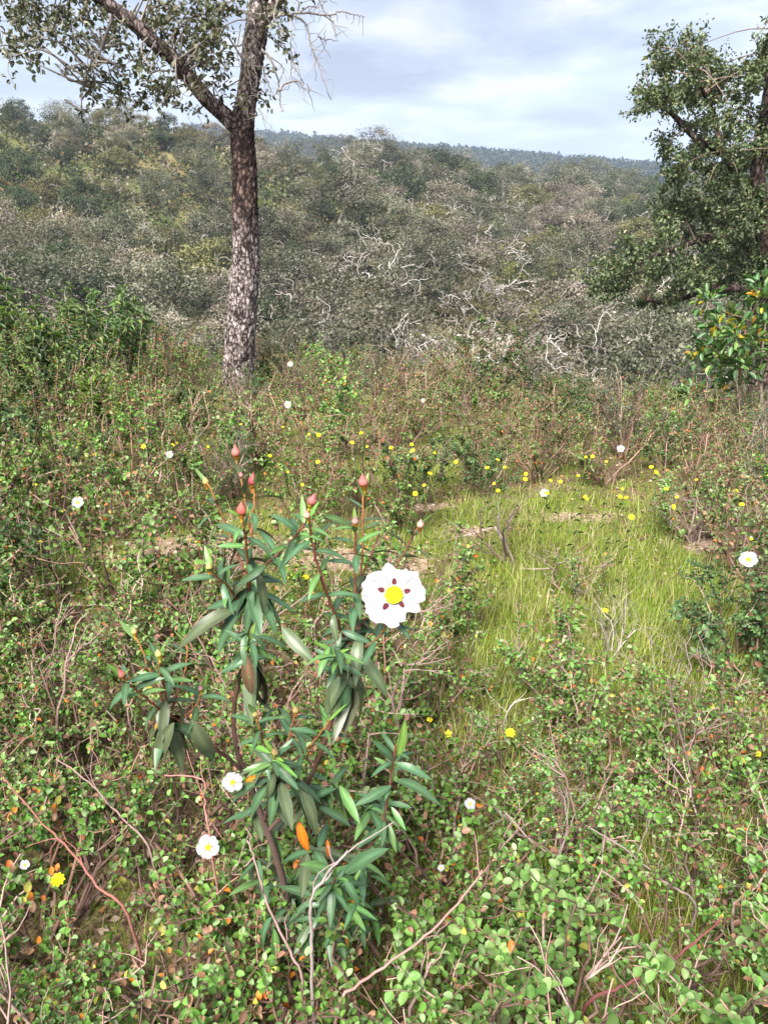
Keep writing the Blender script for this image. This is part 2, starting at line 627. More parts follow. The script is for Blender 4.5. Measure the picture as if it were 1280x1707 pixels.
build_ground()
rng = np.random.default_rng(7)

# ------------------------------------------------------------------ far wooded ridge (reads as one mass)


def far_wood():
    g = Geo()
    r = np.random.default_rng(3)
    P, S, C = [], [], []
    n = 5200
    y = r.uniform(420, 720, n)
    x = r.uniform(-.22, .62, n) * y
    keep = r.random(n) < .95
    x, y = x[keep], y[keep]
    z = terr(x, y)
    n2 = 500
    y2 = r.uniform(1500, 1720, n2)
    x2 = r.uniform(.33, .46, n2) * y2
    x, y = np.r_[x, x2], np.r_[y, y2]
    z = np.r_[z, terr(x2, y2)]
    n = len(x)
    m = 26
    hgt = r.uniform(3.5, 7.5, n)
    wid = r.uniform(2.2, 4.4, n)
    d = nrm(r.normal(0, 1, (n, m, 3)))
    rad = r.uniform(.5, 1, (n, m, 1))
    off = d * rad * np.stack([wid, wid, hgt * .45], -1)[:, None, :]
    pos = np.stack([x, y, z + hgt * .55], -1)[:, None, :] + off
    base = pick(r, [(.03, .045, .025), (.045, .06, .03), (.06, .07, .035), (.05, .05, .035)], [3, 3, 2, 1], n)
    Cc = base[:, None, :] * r.uniform(.75, 1.25, (n, m, 1))
    pos = pos.reshape(-1, 3)
    k = len(pos)
    Rm = frames(nrm(r.normal(0, 1, (k, 3))), nrm(r.normal(0, 1, (k, 3)) + d.reshape(-1, 3) * 1.5))
    S = r.uniform(.7, 1.4, (k, 1)) * np.array([[.75, 1.7, 1.]])
    g.inst(T_RH, pos, Rm, S, Cc.reshape(-1, 3))
    o = stuff(obj('far_wood', g.mesh('far_wood', M_FAR)))
    tag(o, 'dark blue-green wood covering the far ridge under the sky', 'wood')


far_wood()


# ------------------------------------------------------------------ hillside trees: prototypes
def wiggle(p, d, ln, n, amp, r, up=0.0):
    pts = [np.array(p, float)]
    d = nrm(d)
    for i in range(n):
        d = nrm(d + r.normal(0, amp, 3) + np.array([0, 0, up]))
        pts.append(pts[-1] + d * ln / n)
    return np.array(pts), d


def grow(r, p, d, ln, rad, lev, maxlev, out, tips, amp=.28, kids=(2, 4), up=.05, shrink=.68, spread=.75):
    pts, dd = wiggle(p, d, ln, 4, amp, r, up)
    r1 = rad * .62
    out.append((pts, np.linspace(rad, r1, len(pts)), lev))
    if lev >= maxlev:
        tips.append((pts[-1], dd))
        return
    k = r.integers(kids[0], kids[1] + 1)
    for i in range(k):
        t = r.uniform(.45, 1.0) if i else 1.0
        q = pts[int(round(t * (len(pts) - 1)))]
        nd = nrm(dd + r.normal(0, spread, 3))
        grow(r, q, nd, ln * shrink * r.uniform(.75, 1.2), r1 * r.uniform(.65, .95), lev + 1, maxlev, out, tips, amp, kids, up, shrink, spread)


def hill_tree(seed, H, W, pal, prob, nleaf, wood, bare=.2, spikes=0, leaf=.1, trunk_h=.25, clumps=60, flat=1.0, gap=.5, wood_r=.09):
    r = np.random.default_rng(seed)
    gt = Geo()
    out, tips = [], []
    for s in range(1):
        d = np.array([r.normal(0, .3), r.normal(0, .3), 1])
        grow(r, (r.normal(0, .1), r.normal(0, .1), -.4), d, H * (.40 if bare > .8 else .45), wood_r, 0, 4 if bare > .8 else 3, out, tips, .32, (2, 4), .05, .68, .8)
    gb = Geo()
    wp = pick(r, wood, [1] * len(wood), len(out))
    for (pts, rr, lev), c in zip(out, wp):
        if lev == 0:
            gt.tube(pts, rr, 6, c)
        else:
            gb.tube(pts, np.maximum(rr * (1.1 if bare > .5 else 1.0), .015), 3 if lev > 1 else 4, c)
    g = Geo()
    # clump centres: a lumpy dome plus around the tips
    th = r.uniform(0, 2 * math.pi, clumps)
    u = r.uniform(-.25, 1, clumps)
    rr = np.sqrt(np.clip(1 - u * u, 0, 1)) * r.uniform(.55, 1.05, clumps)
    cc = np.stack([np.cos(th) * rr * W * .9, np.sin(th) * rr * W * .9, H * .95 * (.55 + .42 * flat * u * r.uniform(.7, 1.1, clumps))], -1)
    tp = np.array([t[0] for t in tips])
    if len(tp) > clumps:
        tp = tp[r.choice(len(tp), clumps, replace=False)]
    cc = np.vstack([cc, tp])
    cc = cc[r.random(len(cc)) > bare * .5]
    per = max(4, nleaf // len(cc))
    cr = r.uniform(.26, .52, (len(cc), 1, 1)) * W * gap * 1.1
    off = r.normal(0, .44, (len(cc), per, 3)) * cr * np.array([1.15, 1.15, .7])
    pos = (cc[:, None, :] + off).reshape(-1, 3)
    k = len(pos)
    clc = pick(r, pal, prob, len(cc), .22)
    C = np.repeat(clc[:, None, :], per, 1).reshape(-1, 3) * r.uniform(.8, 1.2, (k, 1))
    ctr = np.array([0, 0, H * .5])
    Rm = frames(nrm(r.normal(0, 1, (k, 3))), nrm(nrm(pos - ctr) + np.array([0, 0, .4]) + r.normal(0, .8, (k, 3))))
    S = r.uniform(.6, 1.35, (k, 1)) * np.array([[leaf * .42, leaf, leaf]])
    g.inst(T_RH, pos, Rm, S, C)
    for k in range(spikes):
        a, u_ = r.uniform(0, 6.28), r.uniform(.0, .95)
        q = math.sqrt(1 - u_ * u_)
        p = np.array([math.cos(a) * q * W * .72, math.sin(a) * q * W * .72, H * (.5 + .40 * u_)])
        d = nrm(np.array([math.cos(a) * q, math.sin(a) * q, u_ + .2]) + r.normal(0, .4, 3))
        o2, t2 = [], []
        grow(r, p, d, r.uniform(.35, .7), .03, 0, 2, o2, t2, .42, (1, 3), .06, .75, .8)
        c = np.array(wood[int(r.integers(len(wood)))]) * r.uniform(.9, 1.25)
        for pts, rr_, lev in o2:
            gb.tube(pts, np.maximum(rr_ * .8, .012), 3, c)
    return gt.mesh('trunk', M_FARW), gb.mesh('branches', M_FARW), g.mesh('crown', M_FAR, smooth=False)


PALE = [(.30, .27, .245), (.40, .37, .34), (.22, .19, .17)]
BROWN = [(.16, .12, .10), (.24, .19, .16), (.11, .08, .07)]
GREY = [(.085, .088, .056), (.118, .12, .08), (.155, .15, .112), (.05, .055, .032)]
OLIVE = [(.11, .105, .045), (.15, .14, .06), (.08, .08, .035)]
DARK = [(.045, .06, .032), (.06, .08, .04), (.085, .105, .05)]
TAN = [(.215, .18, .145), (.255, .22, .18), (.165, .14, .11), (.13, .12, .085)]
LIME = [(.16, .19, .045), (.12, .16, .04), (.22, .22, .055)]

PROTO = {
    'grey': [hill_tree(10 + i, 3.6 + .4 * i, 2.1 + .2 * i, GREY, [3, 3, 2, 2], 7000, PALE, .35, 4, .095, wood_r=.10) for i in range(4)],
    'dark': [hill_tree(20 + i, 3.3, 1.8, DARK, [2, 2, 1], 6500, BROWN, .05, 2, .10) for i in range(2)],
    'dead': [hill_tree(30 + i, 3.6, 2.0, TAN, [2, 1, 2, 2], 1500, [(.40, .37, .34), (.50, .47, .44), (.34, .30, .27)], .9, 13, .08, wood_r=.12) for i in range(3)],
    'tan': [hill_tree(40 + i, 3.0, 2.0, TAN, [2, 2, 2, 1], 5800, PALE, .45, 8, .09) for i in range(2)],
    'olive': [hill_tree(50 + i, 2.6, 1.9, OLIVE, [2, 2, 1], 5500, PALE, .1, 6, .10) for i in range(2)],
    'lime': [hill_tree(60 + i, 1.7, 1.4, LIME, [2, 2, 1], 3500, BROWN, .0, 0, .09) for i in range(2)],
}
KIND = {
    'grey': ('holm_oak', 'grey-green holm oak with lichen-pale limbs', 'tree', 'grey-green oaks across the valley'),
    'dark': ('evergreen_oak', 'dense dark green cushion-shaped oak', 'tree', 'dark green oaks across the valley'),
    'dead': ('dead_oak', 'leafless oak with bleached crooked branches', 'tree', 'bleached dead oaks across the valley'),
    'tan': ('lichen_oak', 'thin brownish-grey oak with sparse foliage', 'tree', 'brownish lichen oaks across the valley'),
    'olive': ('scrub_oak', 'spreading olive-brown scrub oak', 'tree', 'olive scrub oaks across the valley'),
    'lime': ('broom_bush', 'bright yellow-green rounded bush', 'bush', 'yellow-green bushes across the valley'),
}


def zone(x, y):
    u = x / y
    if x < -.05 * y and y > 72:
        return 'on the upper flank of the bare hill'
    if x < -.05 * y and y > 45:
        return 'at the foot of the bare hill'
    if y > 105:
        return 'along the crest below the far ridge'
    if u > .22:
        return 'below the broad evergreen oak' if y < 50 else 'on the slope seen past the broad evergreen oak'
    if -.30 < u < -.06:
        return 'seen close beside the cork oak trunk'
    if y < 34:
        return 'in the valley bottom just past the heath'
    return 'halfway up the facing slope' if y > 60 else 'on the lower facing slope'


def place_tree(kind, x, y, s, r, sub=None, label=None, group=None, dz=0):
    nm, lb, cat, gp = KIND[kind]
    big = 'small' if s < .85 else ('medium-sized' if s < 1.15 else 'large')
    lb = big + ' ' + lb + ' ' + zone(x, y)
    pr = PROTO[kind]
    tm, bm, cm = pr[int(r.integers(len(pr))) if sub is None else sub]
    t = thing(nm, label or lb, cat, (x, y, tz(x, y) - .1 + dz), group or gp, r.uniform(0, 6.28), (s * r.uniform(.9, 1.15), s * r.uniform(.9, 1.15), s * r.uniform(.85, 1.1)))
    obj('trunk', tm, t)
    stuff(obj('limbs', bm, t))
    stuff(obj('crown', cm, t))
    return t


def hill_forest():
    r = np.random.default_rng(5)
    pts = []
    tries = 0
    while len(pts) < 390 and tries < 40000:
        tries += 1
        y = 19.5 + 126 * r.random() ** 1.25
        x = r.uniform(-.58, .56) * y
        sp_ = 2.35 + .026 * y
        onhill = x < -.08 * y and y > 60
        if onhill and r.random() < .45:
            continue
        if any((x - a) ** 2 + (y - b) ** 2 < sp_ ** 2 for a, b in pts):
            continue
        pts.append((x, y))
    for x, y in pts:
        u = x / y
        onhill = x < -.06 * y and y > 55
        if onhill:
            k = r.choice(['dark', 'olive', 'lime', 'tan', 'grey'], p=[.27, .30, .10, .15, .18])
            s = r.uniform(.55, 1.05)
        elif y < 45 and u > .03:
            k = r.choice(['grey', 'dead', 'tan', 'dark', 'olive'], p=[.24, .36, .32, .03, .05])
            s = r.uniform(1.0, 1.5)
        elif y < 45:
            k = r.choice(['grey', 'dead', 'tan', 'dark', 'olive'], p=[.58, .15, .13, .07, .07])
            s = r.uniform(1.05, 1.5)
        else:
            k = r.choice(['grey', 'dead', 'tan', 'dark', 'olive', 'lime'], p=[.34, .12, .16, .15, .16, .07])
            s = r.uniform(1.0, 1.5)
        place_tree(k, x, y, s, r)


hill_forest()


def scrub():
    """low undergrowth over the whole slope across the valley, not countable"""
    r = np.random.default_rng(9)
    n = 17000
    y = 14 + 150 * r.random(n) ** 1.2
    x = r.uniform(-.6, .6, n) * y
    z = terr(x, y)
    m = 22
    base = pick(r, GREY[:2] + OLIVE[:2] + TAN[:2] + LIME[:2] + DARK[1:] + [(.17, .09, .055)], [3, 3, 4, 4, 1.0, .5, .5, .5, 3, 3, .7], n, .2)
    w = r.uniform(.3, .85, (n, 1, 1)) * (1 + y / 130)[:, None, None]
    d = nrm(r.normal(0, 1, (n, m, 3)))
    d[..., 2] = np.abs(d[..., 2])
    pos = np.stack([x, y, z], -1)[:, None, :] + d * r.uniform(.5, 1.05, (n, m, 1)) * w * np.array([1, 1, .95])
    C = base[:, None, :] * r.uniform(.65, 1.1, (n, m, 1))
    k = n * m
    Rm = frames(nrm(r.normal(0, 1, (k, 3))), nrm(d.reshape(-1, 3) + r.normal(0, .5, (k, 3))))
    s = (np.repeat((.09 + y * .0022), m) * r.uniform(.6, 1.3, k))[:, None] * np.array([[.5, 1.2, 1.]])
    g = Geo()
    g.inst(T_RH, pos.reshape(-1, 3), Rm, s, C.reshape(-1, 3))
    o = stuff(obj('hillside_scrub', g.mesh('hillside_scrub', M_FAR, smooth=False)))
    tag(o, 'low olive and brown scrub covering the slope between the valley oaks', 'scrub')


scrub()


# skyline trees on the left hill, told apart by their shape
def skyline():
    r = np.random.default_rng(12)
    spec = [('dark', 66, 196, 84, .62, 'rounded dark tree on the hill crest under the oak boughs'),
            ('tan', 102, 182, 80, .8, 'thin airy tree with a pale trunk on the hill crest'),
            ('grey', 205, 196, 84, .62, 'domed grey-green tree on the hill crest beside two dark bushes'),
            ('dark', 262, 204, 86, .55, 'dark conical bush on the hill crest left of a lighter one'),
            ('olive', 312, 204, 84, .85, 'broad olive-green bush on the hill crest close to the oak trunk'),
            ('dark', 12, 205, 88, .6, 'dark bush on the hill crest at the far end of the ridge'),
            ('dark', 455, 240, 90, .55, 'dark leafy tree on the hill shoulder just past the oak trunk')]
    for k, px, py, Y, s, lb in spec:
        p = at(px, py, Y)
        place_tree(k, p[0], Y, s, r, label=lb, group=None)


skyline()

# ------------------------------------------------------------------ oaks near the viewer
OAKL = [(.075, .09, .045), (.11, .125, .07), (.17, .18, .115), (.05, .06, .03), (.22, .21, .14)]


def bark_disp(seed, amp, fz=3.0, fx=9.0):
    def f(n, k):
        out = np.zeros((n, k))
        for i in range(n):
            for j in range(k):
                a = 2 * math.pi * j / k
                q = Vector((math.cos(a) * fx * .35 + seed, math.sin(a) * fx * .35, i / n * fz * 10))
                v = 1 - abs(mnoise.noise(q)) * 2.2
                q2 = q * 2.7
                out[i, j] = amp * (v * .8 + .5 * mnoise.noise(q2))
        return out
    return f


def leaf_sprays(r, centre, rad, n, pal, prob, size, anchor, gw, wcol, g, singles=None, nsub=5):
    """a twig from anchor to centre, side twigs and leaves along them"""
    ctr = np.asarray(centre, float)
    mid = (anchor + ctr) / 2 + r.normal(0, .06, 3) + np.array([0, 0, .05])
    pts = catmull([anchor, mid, ctr], 6)
    gw.tube(pts, np.linspace(.009, .0035, 6), 4, wcol * r.uniform(.7, 1.4))
    P, D = [], []
    for k in range(nsub):
        d = nrm(r.normal(0, 1, 3) * np.array([1, 1, .8]) + np.array([0, 0, -.15]))
        q, _ = wiggle(ctr, d, rad * r.uniform(.7, 1.5), 4, .3, r)
        gw.tube(q, np.linspace(.0035, .0016, 5), 3, wcol * r.uniform(.7, 1.6))
        m = max(2, n // nsub)
        t = r.uniform(.15, 1.0, m) * 4
        i = np.minimum(t.astype(int), 3)
        f = (t - i)[:, None]
        P.append(q[i] * (1 - f) + q[i + 1] * f + r.normal(0, rad * .16, (m, 3)))
        D.append(nrm(r.normal(0, 1, (m, 3)) + d * .6))
    P = np.vstack(P)
    D = np.vstack(D)
    k = len(P)
    Nn = nrm(r.normal(0, .6, (k, 3)) + np.array([0, 0, 1]))
    Rm = frames(D, Nn)
    s = size * r.uniform(.6, 1.25, (k, 1))
    S = s * np.array([[.29, 1, 1]])
    C = pick(r, pal, prob, k)
    if singles is not None and len(singles) < 300:
        take = r.random(k) < .16
        for a in np.nonzero(take)[0]:
            if len(singles) < 300:
                singles.append((P[a], Rm[a], S[a], C[a]))
        keep = ~take
        P, Rm, S, C = P[keep], Rm[keep], S[keep], C[keep]
    g.inst(T_OVAL, P, Rm, S, C)


LEAFMESH = {}


def single_leaf_meshes(key, tpl, cols, mat, aspect):
    out = []
    for i, c in enumerate(cols):
        g = Geo()
        g.add(tpl[0] * np.array([aspect, 1, 1]), tpl[1], c)
        out.append(g.mesh('leaf_' + key, mat))
    LEAFMESH[key] = (out, np.asarray(cols))
    return out


single_leaf_meshes('oak', T_OVAL, OAKL, M_OAK, .29)


def put_leaf(key, P, Rm, S, C, parent, origin, r):
    ms, cols = LEAFMESH[key]
    i = int(np.argmin(((cols - C) ** 2).sum(1)))
    M = Matrix(((Rm[0][0], Rm[0][1], Rm[0][2], 0), (Rm[1][0], Rm[1][1], Rm[1][2], 0), (Rm[2][0], Rm[2][1], Rm[2][2], 0), (0, 0, 0, 1)))
    M = Matrix.Translation(Vector(P - origin)) @ M @ Matrix.Diagonal((S[1], S[1], S[1], 1))
    return obj('leaf', ms[i], parent, mat=M)


def nearest_on(polys, p, below=True):
    best, bd = None, 1e9
    for q in polys:
        d = np.linalg.norm(q - p, axis=1)
        i = d.argmin()
        if d[i] < bd:
            bd, best = d[i], q[i]
    return best


def cork_oak():
    r = np.random.default_rng(21)
    Y = 7.2
    base = at(396, 640, Y)
    base[2] = tz(base[0], Y) - .05
    t = thing('cork_oak', 'tall cork oak with deeply flaked reddish-grey trunk and forking boughs', 'tree', base)

    def px(l, dy=None):
        return np.array([at(a, b, Y + (dy[i] if dy else 0)) for i, (a, b) in enumerate(l)])
    low = at(399, 600, Y)
    tp = px([(399, 600), (404, 520), (410, 440), (409, 350), (407, 270), (404, 215), (411, 165), (420, 110), (428, 50), (436, 0)],
            [0, 0, 0, 0, 0, 0, .03, .06, .1, .12])
    tp = np.vstack([[base], tp])
    wpx = np.array([64, 46, 42, 39, 35, 32, 31, 25, 26, 29, 27]) * .0056 / 2
    c = catmull(tp, 150)
    rad = np.interp(np.linspace(0, len(tp) - 1, 150), np.arange(len(tp)), wpx)
    h = np.interp(np.linspace(0, len(tp) - 1, 150), np.arange(len(tp)), np.arange(len(tp)))
    red = np.interp(h, [0, 3.2, 4.2, 5.5, 7, 10], [0, .05, .95, .95, .45, .2])
    moss = np.interp(h, [0, .8, 1.5, 6.2, 7.5, 10], [.45, .3, 0, .1, .5, .45])
    colr = np.stack([red, moss, np.zeros(150)], -1)
    g = Geo()
    g.tube(c - base, rad, 56, colr, disp=bark_disp(3.3, .02, 7.0, 16.))
    obj('trunk', g.mesh('trunk', M_BARK), t)
    # left bough
    lp = px([(404, 222), (378, 195), (345, 165), (318, 132), (292, 100), (262, 75), (230, 45), (196, 18), (165, -4), (110, -40), (50, -60), (-30, -70)],
            [0, -.02, -.08, -.12, -.2, -.28, -.35, -.4, -.45, -.5, -.6, -.7])
    lc = catmull(lp, 110)
    lr = np.interp(np.linspace(0, 11, 110), [0, 1, 3, 5, 7, 9, 11], [.068, .058, .051, .047, .04, .03, .016])
    g = Geo()
    cr = np.stack([np.full(110, .55), np.interp(np.linspace(0, 11, 110), [0, 3, 5, 8], [0, .25, .35, .1]), np.zeros(110)], -1)
    g.tube(lc - base, lr, 36, cr, disp=bark_disp(8.1, .012, 4.0, 10.))
    obj('bough', g.mesh('bough', M_BARK), t)
    # upper leader goes on above the picture
    up = np.array([tp[-1], tp[-1] + [.12, .1, .5], tp[-1] + [.1, .3, 1.1], tp[-1] + [.3, .4, 1.9]])
    uc = catmull(up, 40)
    g = Geo()
    g.tube(uc - base, np.linspace(.105, .03, 40), 24, (.25, .4, 0), disp=bark_disp(5.1, .01, 3.0, 9.))
    obj('bough', g.mesh('bough', M_BARK), t)
    up2 = np.array([tp[-2], tp[-2] + [.35, -.1, .35], tp[-2] + [.9, -.2, .75], tp[-2] + [1.6, -.1, 1.0]])
    u2 = catmull(up2, 30)
    g = Geo()
    g.tube(u2 - base, np.linspace(.05, .02, 30), 16, (.3, .3, 0), disp=bark_disp(2.1, .006, 3.0, 9.))
    obj('bough', g.mesh('bough', M_BARK), t)
    up3 = np.array([uc[10], uc[10] + [-.4, .1, .5], uc[10] + [-1.0, .3, .9], uc[10] + [-1.7, .3, 1.1]])
    u3 = catmull(up3, 30)
    g = Geo()
    g.tube(u3 - base, np.linspace(.06, .02, 30), 16, (.3, .3, 0), disp=bark_disp(2.9, .006, 3.0, 9.))
    obj('bough', g.mesh('bough', M_BARK), t)
    # side branch seen against the sky under the left bough
    sb = px([(192, 22), (178, 55), (170, 80), (160, 100), (145, 125), (138, 150), (136, 185)], [-.4, -.38, -.36, -.36, -.36, -.36, -.36])
    sbc = catmull(sb, 24)
    g = Geo()
    g.tube(sbc - base, np.linspace(.012, .004, 24), 5, (.21, .18, .18))
    obj('branch', g.mesh('branch', M_TWIG), t)
    polys = [lc, c[95:], uc, u2, u3, sbc]
    dense = [(15, 5), (40, 10), (65, 12), (85, 25), (70, 45), (90, 55), (40, 75), (25, 95), (45, 100), (145, 145), (150, 155), (135, 20),
             (150, 30), (165, 25), (185, 15), (190, 45), (205, 70), (215, 95), (185, 130), (205, 150), (220, 160), (235, 120), (250, 110),
             (240, 140), (265, 140), (280, 145), (290, 140), (260, 30), (280, 20), (270, 50), (300, 20), (310, 45), (330, 30), (350, 25),
             (340, 55), (350, 75), (325, 80), (310, 95), (365, 60), (375, 15), (345, 105), (330, 115), (470, 75), (455, 15), (410, 150),
             (60, 30), (100, 10), (110, 40), (235, 80), (225, 20), (320, 60), (300, 70), (360, 90), (250, 8), (385, 5), (355, 45), (335, 10), (30, 30), (55, 70)]
    sparse = [(45, 40), (115, 55), (120, 80), (130, 105), (110, 125), (155, 90), (165, 115), (370, 35), (365, 110), (375, 130), (360, 165),
              (375, 155), (310, 150), (330, 190), (435, 160), (465, 50), (480, 10), (500, 5), (405, 165), (175, 75), (195, 110), (160, 60),
              (140, 185), (200, 168), (275, 165), (205, 40), (5, 70), (440, 110), (345, 140), (300, 120), (125, 35), (255, 160), (215, 180)]
    g, gw = Geo(), Geo()
    singles = []
    wcol = np.array([.20, .17, .15])
    for lst, n, rd in ((dense, 52, .16), (sparse, 16, .12)):
        for a, b in lst:
            p = at(a + r.normal(0, 4), b + r.normal(0, 4), Y + r.normal(-.15, .35))
            leaf_sprays(r, p, rd, n, OAKL, [3, 3, 2.2, 2, 1], .047, nearest_on(polys, p), gw, wcol, g, singles)
    # crown above and behind the picture's edge
    for k in range(110):
        a = r.choice(5, p=[.2, .15, .25, .2, .2])
        q = polys[int(a)]
        p = q[int(r.integers(len(q) // 3, len(q)))] + r.normal(0, .45, 3) * np.array([1, 1, .7]) + np.array([0, 0, .35])
        v = p - np.array([0, 0, CAM_Z])
        dep = v[1] * cp - v[2] * sp
        py = 853.5 - FPX * (v[1] * sp + v[2] * cp) / dep
        if py > -25:
            continue
        leaf_sprays(r, p, .2, 50, OAKL, [3, 3, 2.2, 2, 1], .047, nearest_on(polys, p), gw, wcol, g)
    for G in (g, gw):
        G.V = [v - base.astype(np.float32) for v in G.V]
    stuff(obj('foliage', g.mesh('foliage', M_OAK), t))
    stuff(obj('twigs', gw.mesh('twigs', M_TWIG), t))
    for s in singles:
        put_leaf('oak', *s, t, base, r)
    # bleached hanging dead branches
    dead = [[(448, 22), (480, 24), (508, 38), (518, 75), (532, 110), (545, 150), (552, 168)],
            [(448, 28), (500, 22), (540, 25), (570, 20), (590, 25), (606, 27)],
            [(516, 70), (524, 95), (527, 135)], [(540, 25), (556, 40), (560, 62)], [(528, -6), (540, 18), (553, 30)],
            [(436, 85), (450, 95), (461, 125), (466, 150), (468, 182), (472, 184)], [(465, 150), (478, 138), (498, 136), (506, 150), (507, 166)],
            [(484, 70), (486, 100), (486, 134)], [(486, 100), (500, 128), (507, 140)], [(440, 120), (450, 145), (458, 160)],
            [(480, 24), (486, 45), (484, 75)], [(500, 22), (515, 10), (530, 12), (548, -4)], [(530, 60), (545, 66), (562, 68)],
            [(432, 180), (440, 198), (452, 210)], [(512, 140), (516, 158)], [(450, 95), (470, 110), (474, 120)],
            [(405, 60), (412, 100), (418, 140), (426, 160)], [(415, 30), (405, 70), (402, 120), (398, 150)], [(425, 50), (418, 90), (428, 130), (424, 155)],
            [(300, 95), (306, 120), (312, 150)], [(285, 80), (290, 110), (296, 140), (294, 150)], [(402, 20), (425, 22), (448, 24)],
            [(402, 40), (396, 80), (400, 110)], [(270, 70), (262, 95), (266, 120)]]
    for k, l in enumerate(dead):
        q = catmull(px(l, [-.18 + .05 * math.sin(k * 2.1 + i) for i in range(len(l))]), 6 * len(l))
        q = q + r.normal(0, .004, q.shape)
        g = Geo()
        r0 = .011 if len(l) > 4 else .006
        pc = np.array([.30, .27, .25]) * r.uniform(.6, 1.25)
        g.tube(q - base, np.linspace(r0, .0025, len(q)), 5, pc)
        for m in range(len(q) // 4):
            i = int(r.integers(2, len(q)))
            w, _ = wiggle(q[i] - base, nrm(np.array([r.normal(.2, .6), r.normal(0, .4), r.normal(-.4, .6)])), r.uniform(.05, .2), 4, .35, r)
            g.tube(w, np.linspace(.003, .0013, 5), 3, pc)
        obj('dead_branch', g.mesh('dead_branch', M_TWIG), t)


cork_oak()


def side_oak():
    r = np.random.default_rng(33)
    Y = 10.5
    base = at(1282, 660, Y)
    base[2] = tz(base[0], Y) - .1
    t = thing('evergreen_oak', 'broad dense evergreen oak with dark leaves at the edge of the slope', 'tree', base)

    def px(l, dy=None):
        return np.array([at(a, b, Y + (dy[i] if dy else 0)) for i, (a, b) in enumerate(l)])
    trunk = np.vstack([[base], px([(1270, 540), (1268, 480), (1275, 420), (1268, 345), (1262, 280), (1275, 190), (1290, 80), (1300, 0)])])
    c = catmull(trunk, 90)
    g = Geo()
    g.tube(c - base, np.interp(np.linspace(0, 1, 90), [0, .3, .6, 1], [.15, .115, .08, .03]), 28, (.4, .1, 0), disp=bark_disp(1.3, .012, 5., 10.))
    obj('trunk', g.mesh('trunk', M_BARK2), t)
    limbs = [[(1268, 345), (1235, 300), (1205, 255), (1190, 195), (1175, 160), (1150, 110)],
             [(1275, 430), (1230, 405), (1170, 400), (1110, 420), (1060, 440), (1010, 462)],
             [(1268, 490), (1220, 480), (1160, 490), (1110, 505), (1075, 500)],
             [(1205, 255), (1165, 235), (1120, 190), (1085, 165)],
             [(1262, 290), (1300, 220), (1330, 120)], [(1275, 420), (1340, 360), (1420, 300)], [(1268, 480), (1340, 450), (1430, 440)]]
    polys = [c]
    for k, l in enumerate(limbs):
        q = catmull(px(l, [0] + [r.normal(-.15, .25) for _ in l[1:]]), 40)
        polys.append(q)
        g = Geo()
        g.tube(q - base, np.linspace(.055, .012, 40), 14, (.3, .1, 0), disp=bark_disp(k * 1.7, .006, 4., 9.))
        obj('limb', g.mesh('limb', M_BARK2), t)
    cl = [(1095, 80), (1100, 110), (1120, 105), (1150, 70), (1165, 85), (1150, 100), (1180, 110), (1200, 130), (1165, 130), (1130, 130), (1085, 150),
          (1070, 172), (1100, 165), (1115, 180), (1130, 165), (1155, 165), (1190, 165), (1215, 170), (1180, 200), (1145, 215), (1110, 245), (1150, 245),
          (1180, 240), (1205, 225), (1140, 270), (1125, 285), (1160, 270), (1190, 270), (1210, 255), (1120, 300), (1220, 290), (1235, 120), (1250, 110),
          (1270, 60), (1265, 130), (1245, 150), (1275, 90), (1235, 200), (1260, 230), (1275, 210), (1245, 260), (1270, 280), (1230, 310), (1260, 320),
          (1200, 310), (1175, 322), (1100, 330), (1110, 360), (1130, 345), (1155, 345), (1190, 345), (1225, 350), (1255, 360), (1275, 340), (1120, 390),
          (1150, 385), (1180, 390), (1215, 390), (1250, 400), (1090, 410), (1060, 420), (1040, 440), (1010, 455), (1000, 480), (1025, 480), (1050, 460),
          (1080, 450), (1110, 440), (1145, 430), (1180, 435), (1215, 440), (1250, 450), (1130, 475), (1165, 475), (1200, 480), (1235, 480), (1100, 490),
          (1070, 500), (1150, 460), (1190, 460), (1225, 465), (1205, 330), (1240, 335), (1270, 370), (1265, 430), (1175, 365), (1205, 370), (1240, 375)]
    cl += [(int(r.uniform(1290, 1480)), int(r.uniform(-80, 500))) for _ in range(60)] + [(int(r.uniform(1200, 1300)), int(r.uniform(-120, -20))) for _ in range(0)]
    pal = [(.07, .105, .045), (.10, .14, .06), (.05, .075, .035), (.15, .19, .085), (.22, .22, .12)]
    g, gw = Geo(), Geo()
    singles = []
    for a, b in cl:
        low = b > 400
        p = at(a + r.normal(0, 5), b + r.normal(0, 5), Y + r.normal(-.3, .4))
        leaf_sprays(r, p, .20, 300 if low else 240, pal, [3, 3, 3 if low else 2, 2.5, 1], .047, nearest_on(polys, p), gw, np.array([.17, .12, .10]), g, singles, 6)
    for a, b in [q for q in cl[:88:2] ]:
        p = at(a + r.normal(0, 8), b + r.normal(0, 8), Y + r.uniform(.4, 1.4))
        leaf_sprays(r, p, .24, 200, pal, [3, 3, 3, 2, .8], .047, nearest_on(polys, p), gw, np.array([.17, .12, .10]), g, None, 6)
    for G in (g, gw):
        G.V = [v - base.astype(np.float32) for v in G.V]
    stuff(obj('foliage', g.mesh('foliage', M_OAK), t))
    stuff(obj('twigs', gw.mesh('twigs', M_TWIG), t))
    for s in singles:
        put_leaf('oak', *s, t, base, r)


side_oak()

